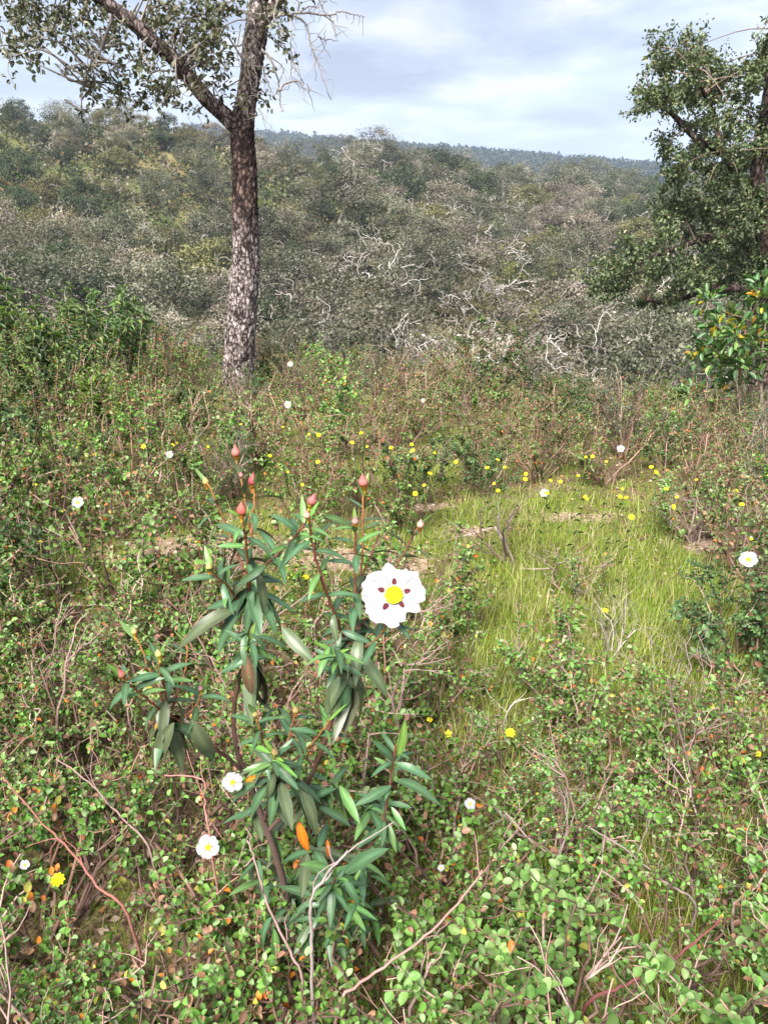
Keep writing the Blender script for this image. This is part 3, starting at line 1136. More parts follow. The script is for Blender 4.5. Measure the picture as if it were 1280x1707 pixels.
# ------------------------------------------------------------------ rockrose shrubs of the heath
SALV = [(.11, .225, .035), (.165, .31, .065), (.07, .145, .028), (.24, .36, .15), (.20, .10, .06), (.32, .17, .11), (.60, .18, .03), (.40, .38, .07)]
SALVP = [2.9, 2.6, 1.8, 1.5, .75, .7, .14, .2]
REDG = [(.12, .18, .045), (.17, .24, .07), (.085, .125, .035), (.24, .11, .065), (.32, .18, .11), (.21, .25, .12), (.5, .16, .04)]
REDP = [2.6, 2.2, 1.6, 1.5, 1.0, 1.5, .15]
DARKG = [(.06, .115, .038), (.085, .155, .05), (.12, .20, .06), (.20, .09, .06), (.045, .08, .03)]
GUMG = [(.10, .16, .07), (.135, .20, .085), (.17, .26, .08), (.07, .115, .055), (.24, .30, .10)]
SILV = [(.15, .19, .13), (.20, .24, .16), (.11, .15, .09)]
LIMEG = [(.14, .24, .04), (.20, .30, .06), (.10, .18, .04)]


def gen_shrub(seed, H, W, nst, twl, leafL, pal, prob, spacing=.013, aspect=.33, tpl=T_OVAL, singles=0, wood=((.22, .13, .10), (.34, .23, .20), (.14, .085, .07)),
              bare=.0, upw=.6, fill=1.0):
    """returns stem mesh, foliage mesh, list of single leaves"""
    r = np.random.default_rng(seed)
    gs = Geo()
    P, D, Nn, S = [], [], [], []

    def leaves_on(pts, s0, ph):
        seg = np.linalg.norm(np.diff(pts, axis=0), axis=1)
        cum = np.r_[0, np.cumsum(seg)]
        ln = cum[-1]
        d = s0 * ln
        node = 0
        while d <= ln:
            i = min(np.searchsorted(cum, d, 'right') - 1, len(seg) - 1)
            f = (d - cum[i]) / (seg[i] + 1e-9)
            p = pts[i] * (1 - f) + pts[i + 1] * f
            tg = nrm(pts[i + 1] - pts[i])
            a = np.cross(tg, [0, 0, 1.])
            if np.linalg.norm(a) < .05:
                a = np.array([1., 0, 0])
            a = nrm(a)
            b = np.cross(tg, a)
            phi = ph + node * 1.5708 + r.normal(0, .25)
            tipf = d / ln
            for s in (0, math.pi):
                if r.random() > fill:
                    continue
                sd = a * math.cos(phi + s) + b * math.sin(phi + s)
                P.append(p)
                D.append(sd * .9 + tg * (.25 + .7 * tipf ** 3) + r.normal(0, .18, 3) + np.array([0, 0, -.12 + .2 * tipf]))
                Nn.append(tg * .7 + np.array([0, 0, .75]) + r.normal(0, .3, 3))
                S.append(leafL * r.uniform(.65, 1.2) * (1 - .45 * tipf ** 4))
            d += spacing * r.uniform(.75, 1.35)
            node += 1
    for s in range(nst):
        az = r.uniform(0, 2 * math.pi)
        q = math.sqrt(r.uniform(0, 1))
        top = np.array([math.cos(az) * q * W, math.sin(az) * q * W, H * (1 - .38 * q * q) * r.uniform(.7, 1.08)])
        b0 = np.array([r.normal(0, .02), r.normal(0, .02), -.03])
        mid = b0 + (top - b0) * .5 + np.array([math.cos(az), math.sin(az), 0]) * W * .12 + r.normal(0, .035, 3)
        pts = catmull([b0, mid, top], 8) + r.normal(0, .006, (8, 3))
        wc = np.array(wood[int(r.integers(len(wood)))]) * r.uniform(.7, 1.3)
        gs.tube(pts, np.linspace(.0050, .0020, 8) * (H / .4) ** .6, 5, wc)
        isbare = r.random() < bare
        if not isbare:
            leaves_on(pts[4:], .1, r.uniform(0, 6))
        for k in range(int(r.integers(4, 8))):
            i = int(r.integers(2, 8))
            out = nrm(np.array([math.cos(az + r.normal(0, 1.0)), math.sin(az + r.normal(0, 1.0)), upw + r.normal(0, .25)]))
            tw, _ = wiggle(pts[i], out, twl * r.uniform(.5, 1.3), 4, .22, r, .06)
            gs.tube(tw, np.linspace(.0024, .0013, 5) * (H / .4) ** .5, 3, wc * r.uniform(.8, 1.3))
            if not isbare:
                leaves_on(tw, .2, r.uniform(0, 6))
            for m in range(int(r.integers(0, 3))):
                j = int(r.integers(1, 4))
                t2, _ = wiggle(tw[j], nrm(out + r.normal(0, .8, 3)), twl * r.uniform(.3, .7), 3, .25, r, .05)
                gs.tube(t2, np.linspace(.0012, .0008, 4), 3, wc)
                if not isbare:
                    leaves_on(t2, .2, r.uniform(0, 6))
    P, D, Nn, S = map(np.array, (P, D, Nn, S))
    k = len(P)
    Rm = frames(D, Nn)
    S3 = S[:, None] * np.array([[aspect, 1, 1]])
    C = pick(r, pal, prob, k)
    sg = []
    if singles:
        score = S * (.3 + P[:, 2] / H) * r.uniform(.6, 1, k)
        idx = np.argsort(-score)[:singles]
        keep = np.ones(k, bool)
        keep[idx] = False
        sg = [(P[i], Rm[i], S3[i], C[i]) for i in idx]
        P, Rm, S3, C = P[keep], Rm[keep], S3[keep], C[keep]
    g = Geo()
    g.inst(tpl, P, Rm, S3, C)
    return gs.mesh('stems', M_STEM), g.mesh('foliage', M_LEAF), sg


single_leaf_meshes('salvia', T_OVAL, SALV, M_SMALL, .34)

NEARP = [gen_shrub(100 + i, .36 + .03 * (i % 3), .20 + .02 * (i % 2), 11, .12, .017 + .0015 * (i % 3), SALV, SALVP, .0125, .34, singles=55, fill=.74, bare=.15) for i in range(5)]
BIGP = [gen_shrub(120 + i, .36, .22, 10, .12, .0215, [(.13, .25, .055), (.18, .31, .08), (.09, .18, .04), (.23, .34, .13), (.3, .32, .06)], [3, 3, 2, 1.5, .3], .0155, .36, singles=70, fill=.8, bare=.1) for i in range(2)]
single_leaf_meshes('big', T_OVAL, [(.13, .25, .055), (.18, .31, .08), (.09, .18, .04), (.23, .34, .13), (.3, .32, .06)], M_SMALL, .36)
MIDP = [gen_shrub(140 + i, .5, .27, 12, .13, .024, SALV, SALVP, .016, .36, fill=.8, bare=.1) for i in range(4)]
REDPR = [gen_shrub(160 + i, .55, .26, 13, .13, .022, REDG, REDP, .017, .36, fill=.75, bare=.2, wood=((.22, .13, .10), (.32, .21, .17), (.15, .09, .075))) for i in range(4)]
DARKP = [gen_shrub(180 + i, .6, .3, 13, .14, .028, DARKG, [2, 2, 1.6, .5, 1], .015, .36) for i in range(2)]
GUMP = [gen_shrub(190 + i, .85, .30, 11, .16, .062, GUMG, [2, 3, 2, 2, 1], .03, .14, T_LONG, upw=.9) for i in range(3)]
SILP = [gen_shrub(200 + i, .5, .2, 16, .12, .018, SILV, [2, 2, 1], .008, .12, T_LO, upw=1.2) for i in range(2)]
LIMP = [gen_shrub(210, .4, .16, 9, .11, .06, LIMEG, [2, 2, 1], .03, .13, T_LONG, upw=1.2)]

SHRUBS = []      # (object, x, y, top)


def gxy(px, py, Y):
    p = at(px, py, Y)
    return float(p[0]), Y


LM_FG = [('the tall flowering rockrose', -.12, 1.08), ('the yellow daisy', *gxy(97, 1467, 1.18)), ('the half-bare upright shrub', *gxy(905, 1560, 1.28)),
         ('the purplish bare shrub', *gxy(1180, 1500, 1.42)), ('the long pinkish dry stem', *gxy(700, 1568, .94)), ('the dark red woody stem', *gxy(1085, 1622, .95)),
         ('the thin greyish dry stem', *gxy(150, 1305, 1.3)), ('the rim of the open grass', .35, 1.75), ('the dark green bush with the white flower', *gxy(1262, 1195, 2.1)),
         ('the sandy strip', -.75, 2.7)]
LM_HE = [('the cork oak trunk', -1.24, 7.2), ('the sandy strip', -.75, 3.3), ('the dark leafless bush', *gxy(855, 925, 3.15)), ('the brown brushwood heap', *gxy(1150, 965, 3.3)),
         ('the yellowing sapling', *gxy(1236, 745, 5.6)), ('the lime-green shoot', *gxy(185, 745, 4.9)), ('the tall bright green bush', *gxy(810, 760, 6.8)),
         ('the dark bare-stemmed bush', *gxy(100, 950, 2.75)), ('the pale feathery shrub', *gxy(465, 640, 7.6)), ('the pale sandy bank', 3.2, 6.1), ('the purplish leafless thicket', *gxy(215, 600, 8.2)),
         ('the slim dark leafless stems', *gxy(700, 860, 3.9)), ('the grey leafless bush', *gxy(1240, 850, 4.3))]


def beside(x, y, lms):
    d = [math.hypot(x - a, y - b) for _, a, b in lms]
    i = int(np.argmin(d))
    return ('beside ' if d[i] < .55 else 'near ' if d[i] < 1.4 else 'somewhat away from ') + lms[i][0]


def size_word(s, a, b, w=('low', 'mid-sized', 'tall')):
    return w[0] if s < a else w[1] if s < b else w[2]



def shrub(name, proto, label, group, x, y, sc, rz, cat='shrub', key=None, sz=1.0):
    sm_, fm, sg = proto
    z = tz(x, y)
    if group:
        label = size_word(sc, .85, 1.0, ('small', 'mid-sized', 'large')) + ' ' + label + ' ' + beside(x, y, LM_FG if 'foreground' in group else LM_HE)
    t = thing(name, label, cat, (x, y, z), group, rz, (sc, sc, sc * sz))
    obj('stems', sm_, t)
    stuff(obj('foliage', fm, t))
    for s in sg:
        put_leaf(key, *s, t, np.zeros(3), None)
    SHRUBS.append((t, x, y))
    return t


def heath():
    r = np.random.default_rng(77)
    pts = []

    def ok(x, y, s):
        return all((x - a) ** 2 + (y - b) ** 2 > (min(s, c)) ** 2 for a, b, c in pts)
    # near carpet, from the viewer's feet to the clearing
    for _ in range(5000):
        y = r.uniform(.62, 2.35)
        x = r.uniform(-1, 1) * (.62 * y + .42)
        if math.hypot(x, y) < .66:
            continue
        thin = x > 0.02 and y > 1.38
        if clearing(x, y) > -.25 and x > -.05 and y > 1.5:
            continue
        s = .36 if thin else .185
        if (x - (-.12)) ** 2 + (y - 1.08) ** 2 < .07 ** 2 or not ok(x, y, s):
            continue
        pts.append((x, y, s))
        right = x > .18 and y < 1.15
        if right and y < 1.0 and r.random() < .75 or (y < .85 and r.random() < .35):
            k = int(r.integers(2))
            shrub('sage_leaved_rockrose', BIGP[k], 'rockrose with large soft pale green leaves', 'large-leaved rockroses in the foreground', x, y, r.uniform(.8, 1.05), r.uniform(0, 6.28), key='big')
        else:
            k = int(r.integers(5))
            sc = r.uniform(.75, 1.1) * (.85 if thin else 1)
            shrub('sage_leaved_rockrose', NEARP[k], 'twiggy rockrose with small oval leaves', 'small-leaved rockroses in the foreground', x, y, sc, r.uniform(0, 6.28), key='salvia')
    # middle heath
    for _ in range(9000):
        y = r.uniform(2.2, 9.6)
        x = r.uniform(-1, 1) * (.56 * y + .5)
        if clearing(x, y) > -.12:
            continue
        if y < 2.6 and 0 < x < 1.25:
            continue
        if abs(x + 1.24) < .22 and 6.4 < y < 7.35:
            continue
        if x > .1 * y and y > 8.3:
            continue
        s = .29 if y < 4.2 else .32 + .02 * (y - 4.2)
        if not ok(x, y, s):
            continue
        pts.append((x, y, s))
        u = x / y
        left = x < -.05 * y
        q = r.random()
        rz = r.uniform(0, 6.28)
        low = 1.0 if left else (.78 if y < 6 else .85)
        sc = r.uniform(.75, 1.15) * low
        if abs(x + 1.15) < .45 and 4.9 < y < 7.4:
            sc *= .6
        if y > 4.6 and u < -.26 and q < .22:
            shrub('gum_rockrose', GUMP[int(r.integers(3))], 'gum rockrose bush with long glossy leaves', 'gum rockrose bushes by the oak', x, y, r.uniform(.7, 1.0), rz)
        elif q < .10 and y > 3:
            shrub('silvery_shrub', SILP[int(r.integers(2))], 'feathery upright silvery-green shrub', 'silvery shrubs in the heath', x, y, r.uniform(.7, 1.1), rz)
        elif q < .17:
            shrub('evergreen_shrub', DARKP[int(r.integers(2))], 'rounded dark green leafy shrub', 'dark green shrubs in the heath', x, y, sc * .9, rz)
        elif q < (.5 if left else .68):
            shrub('bronze_rockrose', REDPR[int(r.integers(4))], 'bronze-tinged rockrose with reddish stems', 'reddish rockroses in the heath', x, y, sc, rz)
        else:
            shrub('heath_rockrose', MIDP[int(r.integers(4))], 'olive-green small-leaved rockrose', 'olive-green rockroses in the heath', x, y, sc, rz)
    # scattered little shrubs on the rim of the grass
    for k, (px, py, Y) in enumerate([(930, 1230, 2.0), (985, 1290, 1.85), (1160, 1300, 1.8), (1220, 1350, 1.65), (1120, 1380, 1.6), (760, 1190, 2.1), 
                                     (735, 1060, 2.5), (960, 985, 2.8), (850, 1330, 1.7), (1010, 1330, 1.7), (1250, 1290, 1.75), (905, 1420, 1.45), (960, 1400, 1.5)]):
        p = at(px, py, Y)
        pr, ky = (NEARP[k % 5], 'salvia') if k % 3 else (MIDP[k % 4], None)
        shrub('sage_leaved_rockrose', pr, 'twiggy rockrose growing singly', 'rockroses dotted about the foreground grass', p[0], Y, r.uniform(.55, .85), r.uniform(0, 6), key=ky)
    # singled-out bushes
    for px, py, Y, pr, nm, lb, sc in [
            (1262, 1195, 2.1, DARKP[0], 'evergreen_shrub', 'dark green bush bearing the white flower at the edge of the grass', .82),
            (1215, 1130, 2.35, DARKP[1], 'evergreen_shrub', 'smaller dark green bush behind the one with the white flower', .62),
            (185, 745, 4.9, LIMP[0], 'young_rockrose', 'young lime-green shoot with narrow upright leaves in the heath', 1.0),
            (465, 640, 7.6, SILP[0], 'silvery_shrub', 'pale feathery shrub just right of the oak trunk base', 1.3),
            (810, 760, 6.8, DARKP[1], 'evergreen_shrub', 'tall bright green bush standing above the heath before the valley', 1.25),
            (90, 720, 5.6, GUMP[1], 'gum_rockrose', 'tallest gum rockrose bush at the left edge of the heath', 1.15)]:
        p = at(px, py, Y)
        shrub(nm, pr, lb, None, p[0], Y, sc, 1.0)


heath()


# strawberry-tree-like sapling with yellowing leaves at the right edge
def sapling():
    r = np.random.default_rng(55)
    pal = [(.07, .15, .045), (.11, .20, .06), (.15, .24, .06), (.50, .38, .03), (.55, .24, .03), (.05, .10, .04)]
    Y = 5.6
    base = at(1236, 745, Y)
    base[2] = tz(base[0], Y)
    t = thing('strawberry_tree', 'young leafy sapling with yellow and orange old leaves before the dark oak', 'tree', base)
    gw = Geo()
    g = Geo()
    tips = [(1180, 505), (1195, 545), (1175, 575), (1200, 590), (1225, 560), (1245, 575), (1230, 610), (1255, 610), (1270, 500), (1275, 535), (1265, 480), (1205, 620), (1250, 545), (1285, 590), (1300, 540), (1310, 580), (1165, 600), (1220, 640), (1150, 660), (1215, 530)]
    main = catmull([base, at(1232, 690, Y), at(1234, 620, Y), at(1240, 560, Y), at(1262, 500, Y)], 24)
    gm = Geo()
    gm.tube(main - base, np.linspace(.017, .006, 24), 7, (.17, .10, .08))
    obj('trunk', gm.mesh('trunk', M_STEM), t)
    ob = catmull([base + [.25, .1, 0], at(1270, 680, Y), at(1268, 610, Y), at(1275, 540, Y)], 24)
    gm = Geo()
    gm.tube(ob - base, np.linspace(.014, .005, 24), 7, (.30, .24, .2))
    obj('trunk', gm.mesh('trunk', M_STEM), t)
    singles = []
    cols = np.array(pal)
    for a, b in tips:
        p = at(a, b, Y + r.normal(0, .12))
        anc = nearest_on([main, ob], p - np.array([0, 0, .05]))
        tw = catmull([anc, (anc + p) / 2 + np.array([0, 0, -.02]), p], 6)
        gw.tube(tw - base, np.linspace(.005, .002, 6), 4, (.16, .09, .07))
        n = 44
        d = nrm(r.normal(0, 1, (n, 3)) + np.array([0, 0, .2]))
        P = p + d * r.uniform(.01, .11, (n, 1))
        Rm = frames(d, np.array([0, 0, 1]) + r.normal(0, .4, (n, 3)))
        S = .068 * r.uniform(.6, 1.2, (n, 1)) * np.array([[.22, 1, 1]])
        C = pick(r, pal, [3, 3, 2, .45, .3, 2], n)
        for i in range(n):
            if i < 12:
                singles.append((P[i], Rm[i], S[i], C[i]))
        g.inst(T_OVAL, P[12:] - base, Rm[12:], S[12:], C[12:])
    single_leaf_meshes('sap', T_OVAL, pal, M_GUM, .22)
    for s in singles:
        put_leaf('sap', *s, t, base, r)
    obj('twigs', gw.mesh('twigs', M_STEM), t)
    stuff(obj('foliage', g.mesh('foliage', M_GUM), t))


sapling()


# ------------------------------------------------------------------ dead and bare shrubs
def dead_mesh(seed, H, n, rad, cols, maxlev=3, spread=.55, up=.03):
    r = np.random.default_rng(seed)
    meshes = []
    for s in range(n):
        out, tips = [], []
        d = nrm(np.array([r.normal(0, .55), r.normal(0, .55), 1.0]))
        grow(r, (r.normal(0, .015), r.normal(0, .015), -.03), d, H * .5, rad, 0, maxlev, out, tips, .17, (2, 3), up, .62, spread)
        g = Geo()
        c = np.array(cols[int(r.integers(len(cols)))])
        for pts, rr, lev in out:
            g.tube(catmull(pts, 8), np.interp(np.linspace(0, 1, 8), np.linspace(0, 1, len(rr)), rr), 5 if lev < 2 else 3, c * r.uniform(.8, 1.25))
        meshes.append(g.mesh('branch', M_TWIG))
    return meshes


DCOL = [(.22, .15, .14), (.32, .25, .23), (.13, .09, .085)]
PCOL = [(.33, .28, .25), (.26, .21, .19)]
for px, py, Y, sd, H, n, rad, cols, lb in [
        (1085, 1240, 2.0, 1, .46, 6, .0028, PCOL[1:] + DCOL, 'large leafless grey shrub arching over the open grass'),
        (1010, 1170, 2.3, 8, .36, 5, .0026, PCOL, 'thin pale dry bush in the middle of the open grass'),
        (855, 925, 3.15, 2, .50, 5, .0055, DCOL, 'dark leafless bush at the back of the clearing beside the sandy path'),
        (1150, 965, 3.3, 3, .34, 8, .0045, DCOL, 'brown brushwood heap at the right rim of the clearing'),
        (1215, 970, 3.2, 4, .38, 6, .004, DCOL, 'tangled bare brown shrub behind the dark green bush'),
        (1180, 1500, 1.42, 5, .46, 5, .0034, DCOL, 'bare purplish upright shrub in the foreground right of the grass'),
        (905, 1560, 1.28, 6, .40, 4, .0036, DCOL, 'half-bare upright shrub between the flowering rockrose and the grass'),
        (100, 950, 2.75, 7, .48, 4, .0065, [(.09, .06, .055)], 'dark bare-stemmed bush at the left edge of the sandy strip'),
        (700, 860, 3.9, 9, .52, 3, .003, DCOL, 'slim dark leafless stems behind the flowering rockrose'),
        (1240, 850, 4.3, 10, .55, 5, .004, DCOL, 'grey leafless bush below the yellowing sapling'),
        (215, 600, 8.2, 11, .6, 9, .006, [(.22, .14, .13), (.28, .2, .19)], 'purplish-grey leafless thicket left of the oak trunk')]:
    p = at(px, py, Y)
    t = thing('bare_shrub', lb, 'shrub', (p[0], Y, tz(p[0], Y)))
    for m in dead_mesh(300 + sd, H, n, rad * 1.25, cols, 3 if n > 3 else 2):
        obj('branch', m, t)

# single dry stems that stand out in the foreground
for pl, Ys, rad, col, lb in [
        ([(560, 1690), (620, 1625), (700, 1568), (765, 1505), (805, 1450)], (.86, .9, .94, .98, 1.0), .0026, (.34, .19, .17), 'long pinkish dry stem slanting up toward the half-bare shrub'),
        ([(505, 1640), (480, 1580), (448, 1510), (430, 1450), (412, 1400)], (.92, .93, .95, .97, .99), .0024, (.30, .20, .18), 'brown dry stem leaning left beneath the white flower with yellow centre'),
        ([(520, 1640), (519, 1560), (520, 1498), (548, 1455), (578, 1420)], (.9, .9, .9, .91, .92), .003, (.30, .24, .23), 'grey forked dry stem with an upright base below the flowering rockrose'),
        ([(1160, 1510), (1100, 1465), (1040, 1415), (985, 1380)], (1.2, 1.22, 1.24, 1.26), .0026, (.25, .19, .18), 'straight grey dry stem crossing the right foreground'),
        ([(975, 1680), (1030, 1648), (1085, 1622), (1135, 1590), (1205, 1530)], (.93, .94, .95, .96, .98), .0032, (.15, .05, .05), 'dark red woody stem among large pale green leaves'),
        ([(215, 1530), (165, 1480), (120, 1420), (70, 1370), (10, 1300)], (1.02, 1.05, 1.1, 1.15, 1.2), .0026, (.24, .10, .08), 'reddish arching stem near the yellow daisy'),
        ([(250, 1420), (205, 1365), (150, 1305), (95, 1265)], (1.22, 1.26, 1.3, 1.34), .0022, (.27, .18, .16), 'thin greyish dry stem on the left above the yellow daisy'),
        ([(350, 1400), (342, 1350), (338, 1300), (275, 1292)], (1.1, 1.12, 1.14, 1.16), .0022, (.33, .16, .14), 'pink twin-angled dry stem under the left rockrose branch'),
        ([(1165, 1420), (1155, 1320), (1130, 1210), (1110, 1130)], (1.5, 1.52, 1.55, 1.58), .0032, (.16, .11, .10), 'dark tall bare stem at the right edge of the grass'),
        ([(820, 1250), (850, 1180), (872, 1165)], (1.9, 1.92, 1.95), .0025, (.5, .46, .4), 'short bleached twig lying on the grass')]:
    q = np.array([at(a, b, y) for (a, b), y in zip(pl, Ys)])
    foot = np.array([q[0][0] * .98, q[0][1] + .02, tz(q[0][0], q[0][1]) - .02])
    q = catmull(np.vstack([[foot], q]), 30)
    r = np.random.default_rng(len(lb))
    q = q + r.normal(0, .0012, q.shape)
    g = Geo()
    g.tube(q - foot, np.linspace(rad * 1.2, rad * .6, 30), 6, col)
    for m in range(4):
        i = int(r.integers(12, 29))
        w, _ = wiggle(q[i] - foot, nrm(q[min(i + 1, 29)] - q[i - 1]) + r.normal(0, .6, 3), r.uniform(.03, .11), 4, .25, r)
        g.tube(w, np.linspace(rad * .5, rad * .3, 5), 4, col)
    o = obj('dry_stem', g.mesh('dry_stem', M_TWIG), None, foot)
    tag(o, lb, 'stem')


# ------------------------------------------------------------------ grass, litter
def grass():
    r = np.random.default_rng(88)
    n = 560000
    y = 1.0 + 5.6 * r.random(n) ** 1.1
    x = r.uniform(-1, 1, n) * (.58 * y + .45)
    c = clearing(x, y)
    tuft = .5 + .5 * np.sin(x * 9 + 2 * np.sin(y * 7)) * np.sin(y * 11 + 1.5 * np.sin(x * 5))
    prob = np.where(c > -.15, .62 * sm(-.15, .25, c) * (.35 + .9 * tuft) + .05, np.where(y > 3.4, .10, .05))
    prob = np.where((y < 2.3) & (x > -.1) & (x < 1.4), np.maximum(prob, .30), prob)
    prob = prob * (1 - .93 * np.clip(soil(x, y) * 1.5, 0, 1))
    k = r.random(n) < prob
    x, y, c = x[k], y[k], c[k]
    n = len(x)
    z = terr(x, y)
    az = r.uniform(0, 2 * math.pi, n)
    lean = np.abs(r.normal(0, .38, n))
    d = np.stack([np.cos(az) * np.sin(lean), np.sin(az) * np.sin(lean), np.cos(lean)], -1)
    nn = np.stack([np.cos(az), np.sin(az), -.2 * np.ones(n)], -1) * -1 + r.normal(0, .4, (n, 3))
    h = r.uniform(.028, .085, n) * (1 + 1.2 * (r.random(n) < .06))
    w = r.uniform(.0008, .0018, n)
    S = np.stack([w, h, h], -1)
    C = pick(r, [(.20, .28, .03), (.27, .34, .05), (.14, .22, .028), (.36, .37, .09), (.46, .40, .19), (.54, .47, .30)], [4, 4, 2, 2.2, 1.5, 1.0], n)
    g = Geo()
    g.inst(T_BLADE, np.stack([x, y, z - .003], -1), frames(d, nn), S, C)
    o = stuff(obj('grass', g.mesh('grass', M_GRASS)))
    tag(o, 'short yellow-green grass growing in the clearing and between the shrubs', 'grass')
    # litter
    n = 30000
    y = .5 + 6 * r.random(n) ** 1.2
    x = r.uniform(-1, 1, n) * (.58 * y + .45)
    z = terr(x, y)
    d = nrm(np.stack([r.normal(0, 1, n), r.normal(0, 1, n), r.normal(0, .18, n)], -1))
    Rm = frames(d, np.array([0, 0, 1]) + r.normal(0, .35, (n, 3)))
    s = r.uniform(.010, .028, (n, 1))
    tw = r.random(n) < .35
    S = s * np.where(tw[:, None], np.array([[.05, 2.6, .5]]), np.array([[.33, 1, 1]]))
    C = pick(r, [(.20, .13, .10), (.34, .24, .19), (.46, .35, .29), (.12, .08, .065), (.42, .18, .08)], [3, 3, 2, 2, .5], n)
    g = Geo()
    g.inst(T_LO, np.stack([x, y, z + r.uniform(.003, .012, n)], -1), Rm, S, C)
    o = stuff(obj('leaf_litter', g.mesh('leaf_litter', M_LIT)))
    tag(o, 'dry brown leaf and twig litter strewn over the soil', 'leaf litter')


grass()


# ------------------------------------------------------------------ flowers
def petal_mesh(seed, half, nu=15, nv=12, ragged=.05, cup=.18, crin=.03, mat=None, tw=.05, edge=.16):
    u = np.linspace(-1, 1, nu)
    v = np.linspace(0.06, 1, nv)
    U, Vv = np.meshgrid(u, v, indexing='ij')
    rag = np.array([mnoise.noise(Vector((a * 1.9, seed * 7.3, 0))) * ragged * 2.2 + mnoise.noise(Vector((a * 4.5, seed * 3.1, 2))) * ragged * .6 for a in u])
    rmax = 1 - edge * np.abs(u) ** 3 + rag
    rr = Vv * rmax[:, None]
    ang = U * half * np.minimum(1, .35 + 1.3 * Vv)
    X = rr * np.sin(ang)
    Yy = rr * np.cos(ang)
    Z = cup * rr ** 2 - .02 + tw * U * Vv
    for i in range(nu):
        for j in range(nv):
            Z[i, j] += crin * Vv[i, j] * (mnoise.noise(Vector((U[i, j] * 2.5, Vv[i, j] * 3, seed * 5.7))) + .5 * mnoise.noise(Vector((U[i, j] * 7, Vv[i, j] * 5, seed))))
    i, j = np.meshgrid(np.arange(nu - 1), np.arange(nv - 1), indexing='ij')
    q = np.stack([i * nv + j, (i + 1) * nv + j, (i + 1) * nv + j + 1, i * nv + j + 1], -1).reshape(-1, 4)
    g = Geo()
    g.add(np.stack([X, Yy, Z], -1).reshape(-1, 3), [q], np.stack([X, rr, np.zeros_like(X)], -1).reshape(-1, 3))
    return g.mesh('petal', mat)


def stamen_mesh(n, rad, hgt, seed=0, dome=.55):
    r = np.random.default_rng(seed)
    g = Geo()
    octv = np.array([(1, 0, 0), (0, 1, 0), (-1, 0, 0), (0, -1, 0), (0, 0, 1), (0, 0, -1)], float)
    octf = np.array([(0, 1, 4), (1, 2, 4), (2, 3, 4), (3, 0, 4), (1, 0, 5), (2, 1, 5), (3, 2, 5), (0, 3, 5)])
    a = np.arange(n) * 2.39996
    q = np.sqrt((np.arange(n) + .5) / n)
    P = np.stack([np.cos(a) * q * rad, np.sin(a) * q * rad, hgt * (1 - dome * q * q)], -1) + r.normal(0, rad * .04, (n, 3))
    Rm = np.tile(np.eye(3), (n, 1, 1))
    S = np.full((n, 3), rad * .115) * r.uniform(.8, 1.2, (n, 1))
    g.inst((octv, [octf]), P, Rm, S, np.ones((n, 3)))
    for p in P[::3]:
        g.tube([(p[0] * .3, p[1] * .3, 0), p * .98], [rad * .02] * 2, 3, (1, 1, 1))
    # filled heart so that no petal shows between the anthers
    th = np.arange(16) * 2 * math.pi / 16
    ring = np.stack([np.cos(th) * rad * .9, np.sin(th) * rad * .9, np.full(16, hgt * .4)], -1)
    V = np.vstack([ring, [(0, 0, hgt * .85)]])
    g.add(V, [np.array([(i, (i + 1) % 16, 16) for i in range(16)])], (1, 1, 1))
    return g.mesh('stamens', M_STAM)


def face_matrix(p, nrmv, roll=0.0, s=1.0, up=(0, 0, 1)):
    z = nrm(np.asarray(nrmv, float))
    y = np.array(up) - z * np.dot(up, z)
    y = nrm(y)
    x = np.cross(y, z)
    M = Matrix(((x[0], y[0], z[0], p[0]), (x[1], y[1], z[1], p[1]), (x[2], y[2], z[2], p[2]), (0, 0, 0, 1)))
    return M @ Matrix.Rotation(roll, 4, 'Z') @ Matrix.Scale(s, 4)


WPET = [petal_mesh(20 + i, .62, 9, 8, .05, .22, .05, M_PETAL) for i in range(3)]
WST = stamen_mesh(40, .27, .2, 4)


def white_flower(px, py, Y, diam, tilt=.35, parent=None):
    p = at(px, py, Y)
    if parent is None:
        d = [(a - p[0]) ** 2 + (b - p[1]) ** 2 for _, a, b in SHRUBS]
        parent = SHRUBS[int(np.argmin(d))][0]
    camv = nrm(np.array([0, 0, CAM_Z]) - p)
    nv = camv * (1 - tilt) + np.array([0, 0, 1]) * tilt
    e = bpy.data.objects.new('flower', None)
    COL.objects.link(e)
    W = face_matrix(p, nv, px * .7, diam / 2)
    pm = Matrix.LocRotScale(parent.location, parent.rotation_euler, parent.scale)
    e.parent = parent
    e.matrix_basis = pm.inverted() @ W
    for k in range(5):
        o = obj('petal', WPET[k % 3], e)
        o.rotation_euler = (0, 0, k * 2 * math.pi / 5)
        o.location = (0, 0, .008 * k)
    obj('stamens', WST, e)
    # stalk down to the shrub
    g = Geo()
    g.tube([(0, 0, 0), (0.1, .2, -.6), (.2, .9, -1.9), (.1, 1.6, -3.0)] if False else [(0, 0, 0), (.05, -.3, -.5), (.1, -1.1, -1.1), (.1, -2.4, -1.6)], [.05] * 4, 4, (.16, .17, .06))
    obj('stalk', g.mesh('stalk', M_STEM), e)
    return e


for f in [(480, 675, 4.4, .046), (484, 607, 5.6, .042), (130, 838, 2.6, .042), (283, 758, 3.4, .034), (1034, 748, 3.9, .040), (907, 822, 3.4, .042),
          (1247, 933, 2.1, .052), (388, 1305, 1.0, .034, .5), (347, 1413, 1.02, .040), (783, 1340, 1.3, .024, .3), (42, 1442, 1.1, .018, .3), (735, 1447, 1.2, .014),
          (692, 763, 3.7, .03), (705, 668, 5.0, .032), (1125, 712, 4.4, .03), (990, 690, 4.8, .03)]:
    white_flower(*f)

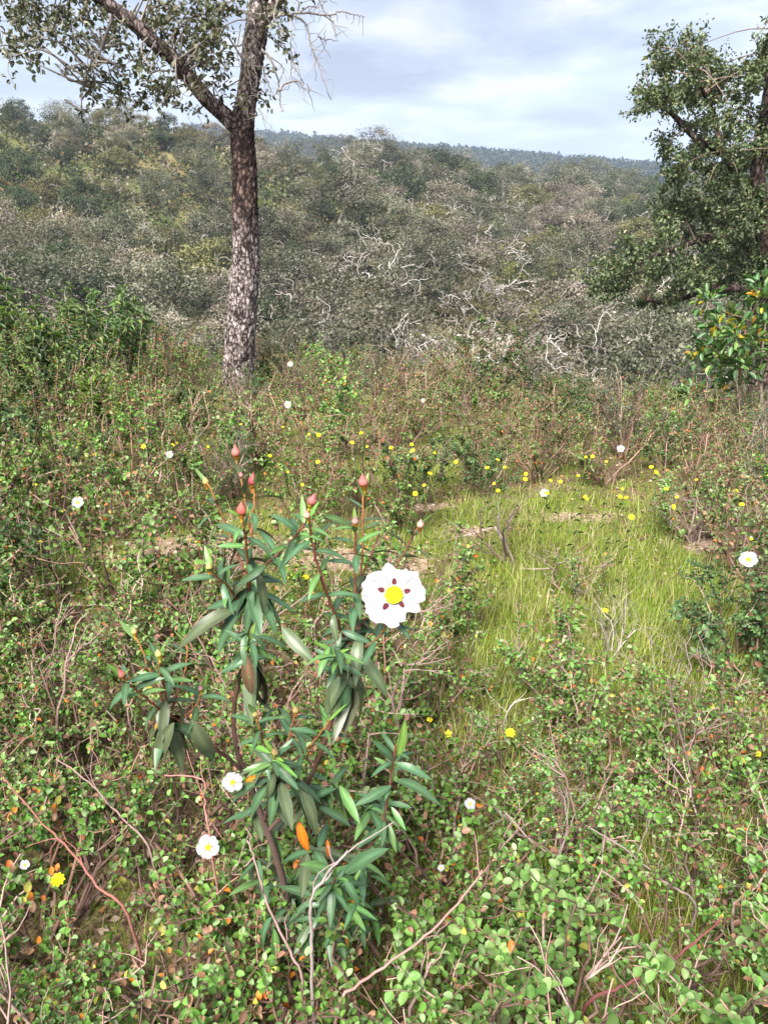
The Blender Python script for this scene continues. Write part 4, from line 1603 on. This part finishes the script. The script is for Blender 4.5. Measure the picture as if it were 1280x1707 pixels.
# yellow wildflowers
YPET = []
for i in range(2):
    g = Geo()
    for k in range(9):
        a = k * 2 * math.pi / 9
        Rm = frames(np.array([[math.cos(a), math.sin(a), .22]]), np.array([[0, 0, 1.]]))
        g.inst(T_OVAL, np.array([[0, 0, 0.]]), Rm, np.array([[.30, 1., 1.]]), np.ones((1, 3)))
    YPET.append(g.mesh('petals', M_YEL))
g = Geo()
for k in range(5):
    a = k * 2 * math.pi / 5
    Rm = frames(np.array([[math.cos(a), math.sin(a), .35]]), np.array([[0, 0, 1.]]))
    g.inst(T_OVAL, np.array([[0, 0, 0.]]), Rm, np.array([[.52, 1., 1.]]), np.ones((1, 3)))
YPET.append(g.mesh('petals', M_YEL))
YST = stamen_mesh(24, .28, .2, 9)


def yellow_flower(px, py, Y, diam, kind, label, group, r):
    p = at(px, py, Y)
    z0 = tz(p[0], Y)
    b = np.array([p[0] + r.normal(0, .03), Y + r.normal(0, .03), z0])
    t = thing('yellow_wildflower', label, 'flower', b, group)
    q = catmull([(0, 0, -.01), (p - b) * .5 + r.normal(0, .015, 3), p - b], 8)
    g = Geo()
    g.tube(q, [.0016] * 8, 4, (.13, .15, .04))
    for m in range(5):
        w, d = q[2 + m], nrm(r.normal(0, 1, 3) + np.array([0, 0, .5]))
        g.inst(T_LONG, np.array([w]), frames(np.array([d]), np.array([[0, 0, 1.]])), np.array([[.003, .03, .03]]), np.array([[.12, .18, .05]]))
    obj('stem', g.mesh('stem', M_STEM), t)
    camv = nrm(np.array([0, 0, CAM_Z]) - p)
    nv = camv * .45 + np.array([0, 0, 1]) * .5 + r.normal(0, .2, 3)
    h = obj('flower_head', YST, t, mat=face_matrix(p - b, nv, r.uniform(0, 6), diam / 2))
    obj('petals', YPET[kind], h)


def yellows():
    r = np.random.default_rng(66)
    yellow_flower(97, 1467, 1.18, .030, 0, 'bright yellow daisy in the left foreground beside a small white bud', None, r)
    yellow_flower(850, 1222, 1.72, .028, 0, 'yellow flower in front of the open grass beside the half-bare shrub', None, r)
    yellow_flower(748, 1223, 1.75, .022, 2, 'pair of yellow flowers low in the grass beside the flowering rockrose', 'paired yellow flowers', r)
    yellow_flower(716, 1200, 1.8, .018, 2, 'pair of yellow flowers low in the grass beside the flowering rockrose', 'paired yellow flowers', r)
    yellow_flower(1008, 1018, 2.45, .024, 0, 'lone yellow flower in the middle of the open grass', None, r)
    yellow_flower(509, 963, 2.7, .03, 0, 'yellow flower behind the leaves of the tall rockrose', None, r)
    yellow_flower(1262, 1257, 1.75, .02, 2, 'tiny yellow flower under the dark green bush', None, r)
    far = [(295, 738), (288, 742), (134, 740), (158, 757), (105, 852), (89, 810), (60, 808), (68, 903), (402, 708), (472, 712), (515, 724), (531, 725), (587, 738),
           (602, 722), (612, 745), (652, 747), (480, 787), (504, 808), (530, 770), (686, 741), (688, 750), (724, 755), (716, 790), (707, 809), (692, 823), (812, 780),
           (829, 767), (823, 806), (830, 818), (841, 779), (876, 790), (875, 799), (917, 801), (912, 822), (963, 793), (976, 762), (987, 761), (978, 832), (975, 828),
           (1037, 815), (1033, 828), (1043, 830), (1052, 862), (1110, 815), (1128, 829), (1122, 845), (1085, 779), (1093, 788), (1212, 817), (1227, 818), (1236, 841),
           (1252, 900), (240, 745), (347, 745), (934, 803), (450, 760), (760, 770), (1010, 770), (1160, 800), (20, 697)]
    for px, py in far:
        a = PITCH + math.atan((py - 853.5) / FPX)
        Y = min(5.8, 1.22 / math.tan(a)) * r.uniform(.9, 1.05)
        k_ = int(r.integers(0, 3))
        yellow_flower(px, py, Y, r.uniform(.013, .024), k_, ['many-petalled', 'daisy-like', 'five-petalled'][k_] + ' small yellow wildflower ' + beside(float(at(px, py, Y)[0]), Y, LM_HE), 'yellow wildflowers in the heath', r)


yellows()


# ------------------------------------------------------------------ the tall flowering gum rockrose
def gum_leaf(seed, cols_top, cols_bot, arch, width=.105, twist=0., fold=.2):
    n = 9
    t = np.linspace(0, 1, n)
    w = width * np.sin(np.pi * np.clip(t, 0, 1) ** .82) ** .75
    w[0], w[-1] = width * .12, .002
    r = np.random.default_rng(seed)
    x = np.array([-1, -.55, 0, .55, 1.])
    V, C = [], []
    for i in range(n):
        wav = .006 * math.sin(t[i] * 17 + seed)
        y = t[i] * (1 - .12 * arch * t[i])
        zc = -arch * t[i] ** 2 * .55
        for k, xx in enumerate(x):
            V.append((xx * w[i] + .015 * math.sin(t[i] * 3 + seed) * t[i], y, zc + fold * abs(xx) * w[i] + wav * xx + twist * xx * w[i] * t[i]))
            mid = 1.5 if k == 2 else 1.0
            C.append(np.array(cols_top) * mid * (1 + .12 * math.sin(t[i] * 9 + xx * 3 + seed)))
    V = np.array(V)
    m = len(V)
    V2 = V + np.array([0, 0, -.006])
    C = np.array(C)
    C2 = np.tile(np.array(cols_bot), (m, 1))
    i, j = np.meshgrid(np.arange(n - 1), np.arange(4), indexing='ij')
    q = np.stack([i * 5 + j, i * 5 + j + 1, (i + 1) * 5 + j + 1, (i + 1) * 5 + j], -1).reshape(-1, 4)
    g = Geo()
    g.add(V, [q], C)
    g.add(V2, [q[:, ::-1]], C2)
    return g.mesh('leaf', M_GUM)


GL = {
    'young': [gum_leaf(1 + k, (.13, .25, .05), (.15, .24, .08), .1 + .25 * k, .10) for k in range(2)],
    'fresh': [gum_leaf(5 + k, (.10, .20, .06), (.17, .23, .12), .3 + .3 * k, .105, .3) for k in range(3)],
    'dark': [gum_leaf(9 + k, (.06, .125, .058), (.16, .20, .12), .35 + .3 * k, .108, -.2 + .2 * k) for k in range(3)],
    'old': [gum_leaf(14 + k, (.085, .115, .058), (.115, .13, .08), .5 + .4 * k, .122, .2) for k in range(3)],
    'brown': [gum_leaf(18, (.16, .11, .06), (.17, .12, .07), .7, .12)],
    'orange': [gum_leaf(19 + k, (.62, .17, .015), (.45, .12, .02), .8, .12, .6) for k in range(2)],
}


def lathe(prof, k, ridge=.0, cols=None, mat=None, name='bud'):
    th = np.arange(k) * 2 * math.pi / k
    V, C = [], []
    for (rr, z), c in zip(prof, cols):
        for a in th:
            q = rr * (1 + ridge * math.cos(5 * a))
            V.append((q * math.cos(a), q * math.sin(a), z))
            C.append(c)
    n = len(prof)
    i, j = np.meshgrid(np.arange(n - 1), np.arange(k), indexing='ij')
    j2 = (j + 1) % k
    q = np.stack([i * k + j, i * k + j2, (i + 1) * k + j2, (i + 1) * k + j], -1).reshape(-1, 4)
    g = Geo()
    g.add(V, [q], np.array(C))
    return g.mesh(name, mat)


def bud_mesh(c0, c1, c2, pointy=1.0):
    prof = [(.05, 0), (.28, .06), (.42, .25), (.46, .45), (.40, .68), (.25, .90), (.11, 1.06 + .1 * pointy), (.01, 1.15 + .2 * pointy)]
    cols = [c0, c0, c1, c1, c1, c2, c2, c2]
    return lathe(prof, 15, .07, cols, M_BUD)


BUDS = {'pink': bud_mesh((.34, .17, .09), (.50, .17, .15), (.42, .12, .12)),
        'red': bud_mesh((.30, .12, .06), (.42, .085, .075), (.36, .10, .08)),
        'pale': bud_mesh((.38, .22, .14), (.52, .30, .25), (.36, .16, .15), .2),
        'green': bud_mesh((.30, .26, .06), (.40, .35, .12), (.34, .24, .10), .1)}
BRACT = {}
for nm, c in (('orange', (.55, .22, .02)), ('yellow', (.48, .36, .03))):
    g = Geo()
    for k in range(4):
        a = k * 1.5708 + .3
        Rm = frames(np.array([[math.cos(a) * .5, math.sin(a) * .5, .85]]), np.array([[-math.cos(a), -math.sin(a), .5]]))
        g.inst(T_OVAL, np.array([[math.cos(a) * .12, math.sin(a) * .12, -.45]]), Rm, np.array([[.22, .62, .62]]), np.array([c]))
    g.tube([(0, 0, -.75), (0, 0, -.3), (0, 0, .1)], [.12, .15, .2], 6, c)
    BRACT[nm] = g.mesh('bracts', M_BUD)


def flowering_rockrose():
    r = np.random.default_rng(404)
    Yb = 1.08
    base = at(495, 1600, Yb)
    base[2] = tz(base[0], Yb)
    t = thing('gum_rockrose', 'tall gum rockrose with long sticky leaves, pink buds and one large white blotched flower', 'shrub', base)
    polys = []

    def stem(l, Ys, r0, r1, c0, c1, name='stem'):
        P = np.array([at(a, b, y) if not isinstance(a, np.ndarray) else a for (a, b), y in zip(l, Ys)])
        c = catmull(P, 8 * len(l))
        c = c + r.normal(0, .0006, c.shape)
        n = len(c)
        tt = np.linspace(0, 1, n)[:, None]
        g = Geo()
        g.tube(c - base, np.linspace(r0, r1, n) * .78, 7, np.array(c0) * (1 - tt) + np.array(c1) * tt)
        obj(name, g.mesh(name, M_STEM), t)
        polys.append(c)
        return c
    WOOD, DK, RED, ORG = (.10, .065, .055), (.075, .05, .045), (.15, .06, .036), (.25, .12, .035)
    # woody base
    P0 = [(495, 1600), (478, 1500), (458, 1420), (440, 1370), (415, 1300)]
    c = catmull(np.vstack([[base], [at(a, b, y) for (a, b), y in zip(P0[1:], (1.07, 1.06, 1.06, 1.06))]]), 40)
    g = Geo()
    g.tube(c - base, np.linspace(.008, .0048, 40), 9, WOOD)
    obj('stem', g.mesh('stem', M_STEM), t)
    polys.append(c)
    stem([(415, 1300), (396, 1255), (390, 1205), (393, 1160), (408, 1100), (414, 1040), (415, 974)], [1.06, 1.06, 1.07, 1.07, 1.06, 1.05, 1.04], .0058, .004, DK, RED)
    stem([(412, 1292), (385, 1268), (355, 1245), (315, 1215), (280, 1188)], [1.06, 1.04, 1.02, 1.0, .99], .0045, .0034, DK, RED)
    stem([(440, 1370), (452, 1330), (458, 1290)], [1.06, 1.03, 1.0], .0045, .0035, WOOD, RED)
    stem([(446, 1385), (500, 1330), (540, 1240), (562, 1160), (570, 1095)], [1.06, 1.05, 1.03, 1.02, 1.01], .0055, .004, WOOD, RED)
    stem([(570, 1095), (582, 1060), (592, 1030), (592, 950), (593, 885)], [1.01, 1.0, 1.0, 1.0, .99], .0038, .0024, RED, (.17, .07, .04))
    stem([(590, 1040), (600, 980), (604, 920), (605, 860), (605, 822)], [1.0, 1.03, 1.05, 1.06, 1.07], .0026, .002, RED, ORG)
    stem([(578, 1075), (556, 1019), (535, 960), (520, 900), (514, 862)], [1.01, .98, .96, .95, .94], .0032, .0022, RED, RED)
    stem([(415, 974), (418, 930), (421, 880), (424, 840), (423, 812)], [1.04, 1.05, 1.06, 1.07, 1.08], .0036, .002, RED, ORG)
    stem([(415, 985), (412, 930), (408, 890), (404, 862)], [1.04, 1.01, .99, .98], .0034, .002, RED, ORG)
    stem([(421, 900), (412, 850), (402, 800), (394, 768)], [1.06, 1.1, 1.13, 1.15], .0026, .0018, RED, ORG)
    stem([(410, 960), (392, 910), (370, 860), (352, 815), (344, 803)], [1.04, 1.07, 1.08, 1.09, 1.1], .0026, .0018, RED, ORG)
    stem([(418, 965), (445, 940), (475, 912), (500, 884), (507, 872)], [1.04, 1.0, .97, .95, .95], .0028, .002, RED, RED)
    stem([(405, 1010), (385, 985), (365, 965), (352, 950)], [1.05, 1.02, 1.0, .99], .0024, .0018, RED, ORG)
    stem([(595, 1050), (625, 1010), (650, 960), (672, 925), (690, 890), (699, 876)], [1.0, 1.04, 1.07, 1.09, 1.1, 1.11], .0028, .0018, RED, RED)
    stem([(604, 960), (618, 925), (630, 895), (634, 880)], [1.04, 1.06, 1.08, 1.09], .0022, .0016, RED, RED)
    stem([(585, 1070), (605, 1078), (632, 1062), (652, 1020), (657, 996)], [1.0, .99, .975, .966, .962], .003, .0024, RED, (.2, .12, .05))
    for l, Ys in [([(280, 1188), (255, 1130), (236, 1080), (226, 1062)], [.99, 1.0, 1.02, 1.03]), ([(285, 1185), (306, 1130), (313, 1090), (311, 1070)], [.99, 1.03, 1.05, 1.06]),
                  ([(280, 1180), (272, 1140), (266, 1110), (264, 1098)], [.99, .97, .95, .95]), ([(275, 1190), (245, 1165), (215, 1140), (204, 1127)], [.99, .96, .94, .93]),
                  ([(300, 1200), (325, 1180), (334, 1160), (335, 1150)], [1.0, 1.0, 1.0, 1.0]),
                  ([(458, 1290), (440, 1240), (430, 1205), (425, 1192)], [1.0, .99, .98, .98]), ([(460, 1290), (478, 1240), (490, 1200), (493, 1188)], [1.0, 1.0, 1.0, 1.0]),
                  ([(462, 1288), (510, 1250), (540, 1215), (548, 1200)], [1.0, .98, .97, .97]), ([(458, 1290), (457, 1275), (458, 1260)], [1.0, .96, .94]),
                  ([(415, 1120), (414, 1090), (415, 1066)], [1.06, 1.0, .96]), ([(568, 1130), (562, 1105), (560, 1088)], [1.0, .96, .94])]:
        stem(l, Ys, .0026, .0018, RED, ORG)
    stem([(520, 1500), (590, 1440), (632, 1385), (648, 1320), (657, 1262), (660, 1240)], [1.06, 1.05, 1.03, 1.02, 1.01, 1.01], .004, .002, WOOD, (.2, .07, .04))
    stem([(500, 1560), (535, 1520), (552, 1480), (560, 1462)], [1.06, .98, .95, .94], .003, .002, WOOD, RED)
    stem([(490, 1560), (545, 1540), (572, 1505), (585, 1480)], [1.06, 1.0, .98, .97], .003, .002, WOOD, RED)

    def leaf(p, d, n, ln, kind):
        M = frames(np.array([d]), np.array([n]))[0]
        k = GL[kind][int(r.integers(len(GL[kind])))]
        Mx = Matrix(((M[0][0], M[0][1], M[0][2], 0), (M[1][0], M[1][1], M[1][2], 0), (M[2][0], M[2][1], M[2][2], 0), (0, 0, 0, 1)))
        obj('leaf', k, t, mat=Matrix.Translation(Vector(p - base)) @ Mx @ Matrix.Scale(ln, 4))

    def shoot(c, s0, s1, pairs, L0, L1, a0, a1, kinds, ph=None):
        """decussate leaf pairs along polyline c from its tip: s0..s1 metres back, lengths L0..L1, angles a0..a1 from the stem"""
        seg = np.linalg.norm(np.diff(c, axis=0), axis=1)
        cum = np.r_[0, np.cumsum(seg)]
        ln = cum[-1]
        ph = r.uniform(0, 3.1) if ph is None else ph
        for i in range(pairs):
            f = i / max(1, pairs - 1)
            d = max(0, ln - (s0 + (s1 - s0) * f))
            j = min(np.searchsorted(cum, d, 'right') - 1, len(seg) - 1)
            p = c[j] + (c[j + 1] - c[j]) * ((d - cum[j]) / (seg[j] + 1e-9))
            tg = nrm(c[min(j + 2, len(c) - 1)] - c[max(j - 2, 0)])
            a = nrm(np.cross(tg, [.3, 1, .1]))
            b = np.cross(tg, a)
            phi = ph + i * 1.5708 + r.normal(0, .2)
            ang = R(a0 + (a1 - a0) * f) + r.normal(0, .1)
            L_ = (L0 + (L1 - L0) * f)
            for s in (0, math.pi):
                sd = a * math.cos(phi + s) + b * math.sin(phi + s)
                dd = tg * math.cos(ang) + sd * math.sin(ang)
                nn = tg * math.sin(ang) - sd * math.cos(ang)
                kd = kinds[min(int(f * len(kinds)), len(kinds) - 1)]
                if isinstance(kd, tuple):
                    kd = kd[int(r.integers(len(kd)))]
                leaf(p, dd + r.normal(0, .08, 3), nn + r.normal(0, .12, 3), L_ * r.uniform(.8, 1.15), kd)
    # leafy shoots on every stem tip
    flower_stem = polys[15]
    for c in polys[5:]:
        if c is flower_stem:
            shoot(c, .05, .09, 2, .045, .055, 70, 100, ['dark', 'old'])
            continue
        ln = np.linalg.norm(np.diff(c, axis=0), axis=1).sum()
        n = 3
        shoot(c, .005, min(.9 * ln, .042), n, .036, .052, 30, 72, ['young', ('fresh', 'young'), ('fresh', 'dark'), 'dark'])
        if ln > .09:
            shoot(c, .06, ln * .85, max(2, int(ln / .048)), .044, .058, 66, 105, [('dark', 'fresh'), 'dark', ('dark', 'old')])

    def rosette(px, py, Y, n, L0, L1, dz0, dz1, kinds, up=(0, 0, 1)):
        p = at(px, py, Y)
        for i in range(n):
            a = i * 2.39996 + r.uniform(0, .5)
            el = R(r.uniform(dz0, dz1))
            d = np.array([math.cos(a) * math.cos(el), math.sin(a) * math.cos(el) * .9, math.sin(el)])
            kd = kinds[int(r.integers(len(kinds)))]
            leaf(p + r.normal(0, .006, 3), d, np.array([-d[0] * math.tan(el) * .5, -d[1] * math.tan(el) * .5, 1]) + r.normal(0, .15, 3), r.uniform(L0, L1), kd)
    rosette(415, 1062, .955, 8, .042, .062, -40, 30, ['fresh', 'dark', 'dark'])
    rosette(560, 1087, .935, 8, .040, .058, -45, 30, ['fresh', 'dark', 'dark'])
    rosette(458, 1262, .935, 7, .038, .055, -15, 45, ['fresh', 'young', 'dark'])
    rosette(415, 985, 1.04, 15, .07, .098, -58, -8, ['dark', 'old', 'dark'])
    rosette(420, 1100, 1.03, 11, .075, .10, -80, -35, ['old', 'old', 'dark'])
    rosette(575, 1115, 1.0, 14, .072, .10, -80, -25, ['old', 'dark', 'old'])
    rosette(598, 1060, 1.0, 8, .06, .08, -60, 10, ['dark', 'old'])
    rosette(280, 1195, .99, 14, .065, .095, -75, -10, ['old', 'dark', 'dark'])
    rosette(460, 1300, 1.0, 14, .068, .098, -75, -10, ['old', 'dark', 'dark'])
    rosette(500, 1320, 1.02, 7, .07, .09, -75, -25, ['old', 'dark'])
    rosette(560, 1475, .95, 9, .045, .07, -35, 40, ['fresh', 'dark', 'dark'])
    rosette(585, 1500, .97, 8, .045, .065, -50, 20, ['dark', 'fresh'])
    rosette(640, 1380, 1.03, 7, .05, .075, -45, 10, ['dark', 'dark', 'fresh'])
    rosette(520, 1420, 1.02, 9, .055, .085, -70, 10, ['dark', 'dark', 'old'])
    rosette(600, 1440, 1.02, 9, .05, .075, -60, 20, ['dark', 'dark', 'fresh'])
    rosette(545, 1545, .97, 9, .05, .075, -60, 20, ['dark', 'dark', 'old'])
    rosette(615, 1345, 1.05, 8, .05, .075, -50, 20, ['dark', 'dark', 'fresh'])
    for k in range(16):
        rosette(r.uniform(430, 640), r.uniform(1290, 1590), r.uniform(1.0, 1.12), 5, .05, .08, -70, 25, ['dark', 'dark', 'old', 'fresh'])
    rosette(590, 1540, 1.0, 8, .05, .07, -60, 20, ['dark', 'dark'])
    # leaves that stand out by themselves in the picture
    for a, b, Y, a2, b2, Y2, kd in [(392, 1018, 1.02, 300, 1036, .97, 'old'), (470, 1045, 1.0, 516, 1102, .95, 'old'), (412, 1090, .97, 414, 1172, .95, 'brown'),
                                    (320, 1200, .97, 360, 1296, .94, 'old'), (290, 1205, .95, 243, 1285, .93, 'old'), (660, 1300, 1.0, 724, 1312, .96, 'dark'),
                                    (660, 1272, 1.0, 712, 1288, .97, 'dark'), (652, 1310, 1.01, 597, 1338, .97, 'dark'), (655, 1268, 1.0, 632, 1236, .98, 'dark'),
                                    (664, 1262, 1.0, 676, 1205, 1.0, 'young'), (652, 1345, 1.01, 676, 1382, .98, 'fresh'), (575, 1455, .93, 626, 1414, .90, 'dark'),
                                    (572, 1462, .93, 604, 1512, .90, 'dark'), (555, 1450, .93, 512, 1436, .9, 'fresh'), (500, 1310, 1.0, 540, 1388, .95, 'old'),
                                    (600, 1090, .98, 652, 1158, .94, 'old'), (540, 860, .97, 593, 872, 1.0, 'fresh'), (636, 870, 1.0, 598, 878, 1.0, 'dark'),
                                    (497, 1368, 1.0, 514, 1428, .97, 'orange'), (545, 1400, 1.0, 552, 1432, .98, 'orange'), (577, 1480, 1.0, 590, 1508, .97, 'orange'),
                                    (570, 1545, .97, 588, 1578, .95, 'orange'), (408, 1302, 1.02, 438, 1288, 1.0, 'orange'), (270, 1198, .97, 254, 1212, .96, 'orange'),
                                    (318, 1190, .98, 326, 1212, .97, 'orange'), (378, 1560, 1.0, 388, 1610, .98, 'old')]:
        p, q = at(a, b, Y), at(a2, b2, Y2)
        leaf(p, q - p, np.array([0, -.5, 1.]) + .2 * r.normal(0, 1, 3), np.linalg.norm(q - p) * 1.08, kd)

    def bud(px, py, Y, h, kind, bract, lean=(0, 0, 1)):
        p = at(px, py, Y)
        h *= .88
        d = nrm(np.array(lean, float) + r.normal(0, .08, 3))
        M = face_matrix(p - base - d * h * .6, d, r.uniform(0, 6), h / 1.2, up=(0, 1, 0.1))
        o = obj('bud', BUDS[kind], t, mat=M)
        obj('bracts', BRACT[bract], o)
    bud(393, 750, 1.15, .020, 'pink', 'orange')
    bud(422, 797, 1.08, .021, 'red', 'orange')
    bud(403, 846, .98, .021, 'red', 'orange')
    bud(343, 800, 1.10, .014, 'green', 'orange')
    bud(522, 831, .95, .018, 'pink', 'yellow', (.3, 0, 1))
    bud(512, 856, .94, .013, 'pale', 'yellow')
    bud(605, 799, 1.07, .021, 'pink', 'orange')
    bud(592, 866, .985, .014, 'pale', 'orange')
    bud(701, 871, 1.11, .017, 'pale', 'orange', (.15, 0, 1))
    bud(224, 1050, 1.03, .014, 'green', 'orange')
    bud(311, 1064, 1.06, .015, 'pink', 'yellow')
    bud(264, 1087, .95, .015, 'green', 'yellow')
    bud(201, 1121, .93, .017, 'pink', 'orange', (-.3, -.2, 1))
    bud(335, 1145, 1.0, .012, 'pale', 'yellow')
    bud(425, 1188, .98, .014, 'green', 'yellow')
    bud(493, 1181, 1.0, .016, 'green', 'orange')
    bud(458, 1252, .935, .016, 'green', 'yellow', (0, -.4, 1))
    bud(349, 942, .99, .014, 'green', 'yellow')
    bud(402, 790, 1.13, .010, 'pale', 'orange')
    # the open flower
    p = at(657, 991, .94)
    camv = nrm(np.array([0, 0, CAM_Z]) - p)
    e = obj('flower', None, t, mat=face_matrix(p - base, camv + np.array([-.06, 0, -.12]), 0.05, .0405))
    rolls = [0.02, 1.32, 2.50, 3.78, 5.08]
    for k in range(5):
        o = obj('petal', petal_mesh(40 + k, .80, 33, 16, .17, .07, .07, M_PETAL_S, .035, .06), e)
        o.rotation_euler = (0, 0, -rolls[k])
        s = [.93, .98, .92, 1.06, .99][k]
        o.scale = (s, s, 1)
        o.location = (0, 0, .012 * k)
    obj('stamens', stamen_mesh(220, .30, .16, 2, .35), e)
    obj('calyx', bud_mesh((.2, .22, .06), (.22, .24, .08), (.2, .2, .06), 0), e, mat=Matrix.Translation((0, 0, -.72)) @ Matrix.Scale(.45, 4))


flowering_rockrose()

# ------------------------------------------------------------------ the air: thin blue haze
def haze():
    m = bpy.data.materials.new('haze')
    m.use_nodes = True
    nt = m.node_tree
    nt.nodes.clear()
    v = N(nt, 'ShaderNodeVolumePrincipled')
    v.inputs['Color'].default_value = (.62, .76, 1.0, 1)
    v.inputs['Density'].default_value = .0005
    o = N(nt, 'ShaderNodeOutputMaterial')
    L(nt, v.outputs[0], o.inputs['Volume'])
    a, b, c = (-2600, -500, -75), (2600, 7600, 60), None
    V = [(x, y, z) for x in (a[0], b[0]) for y in (a[1], b[1]) for z in (a[2], b[2])]
    g = Geo()
    g.add(V, [np.array([(0, 1, 3, 2), (4, 6, 7, 5), (0, 4, 5, 1), (2, 3, 7, 6), (0, 2, 6, 4), (1, 5, 7, 3)])], (1, 1, 1))
    o = stuff(obj('haze', g.mesh('haze', m, smooth=False)))
    tag(o, 'thin bluish haze lying over the distant hills', 'haze')


haze()
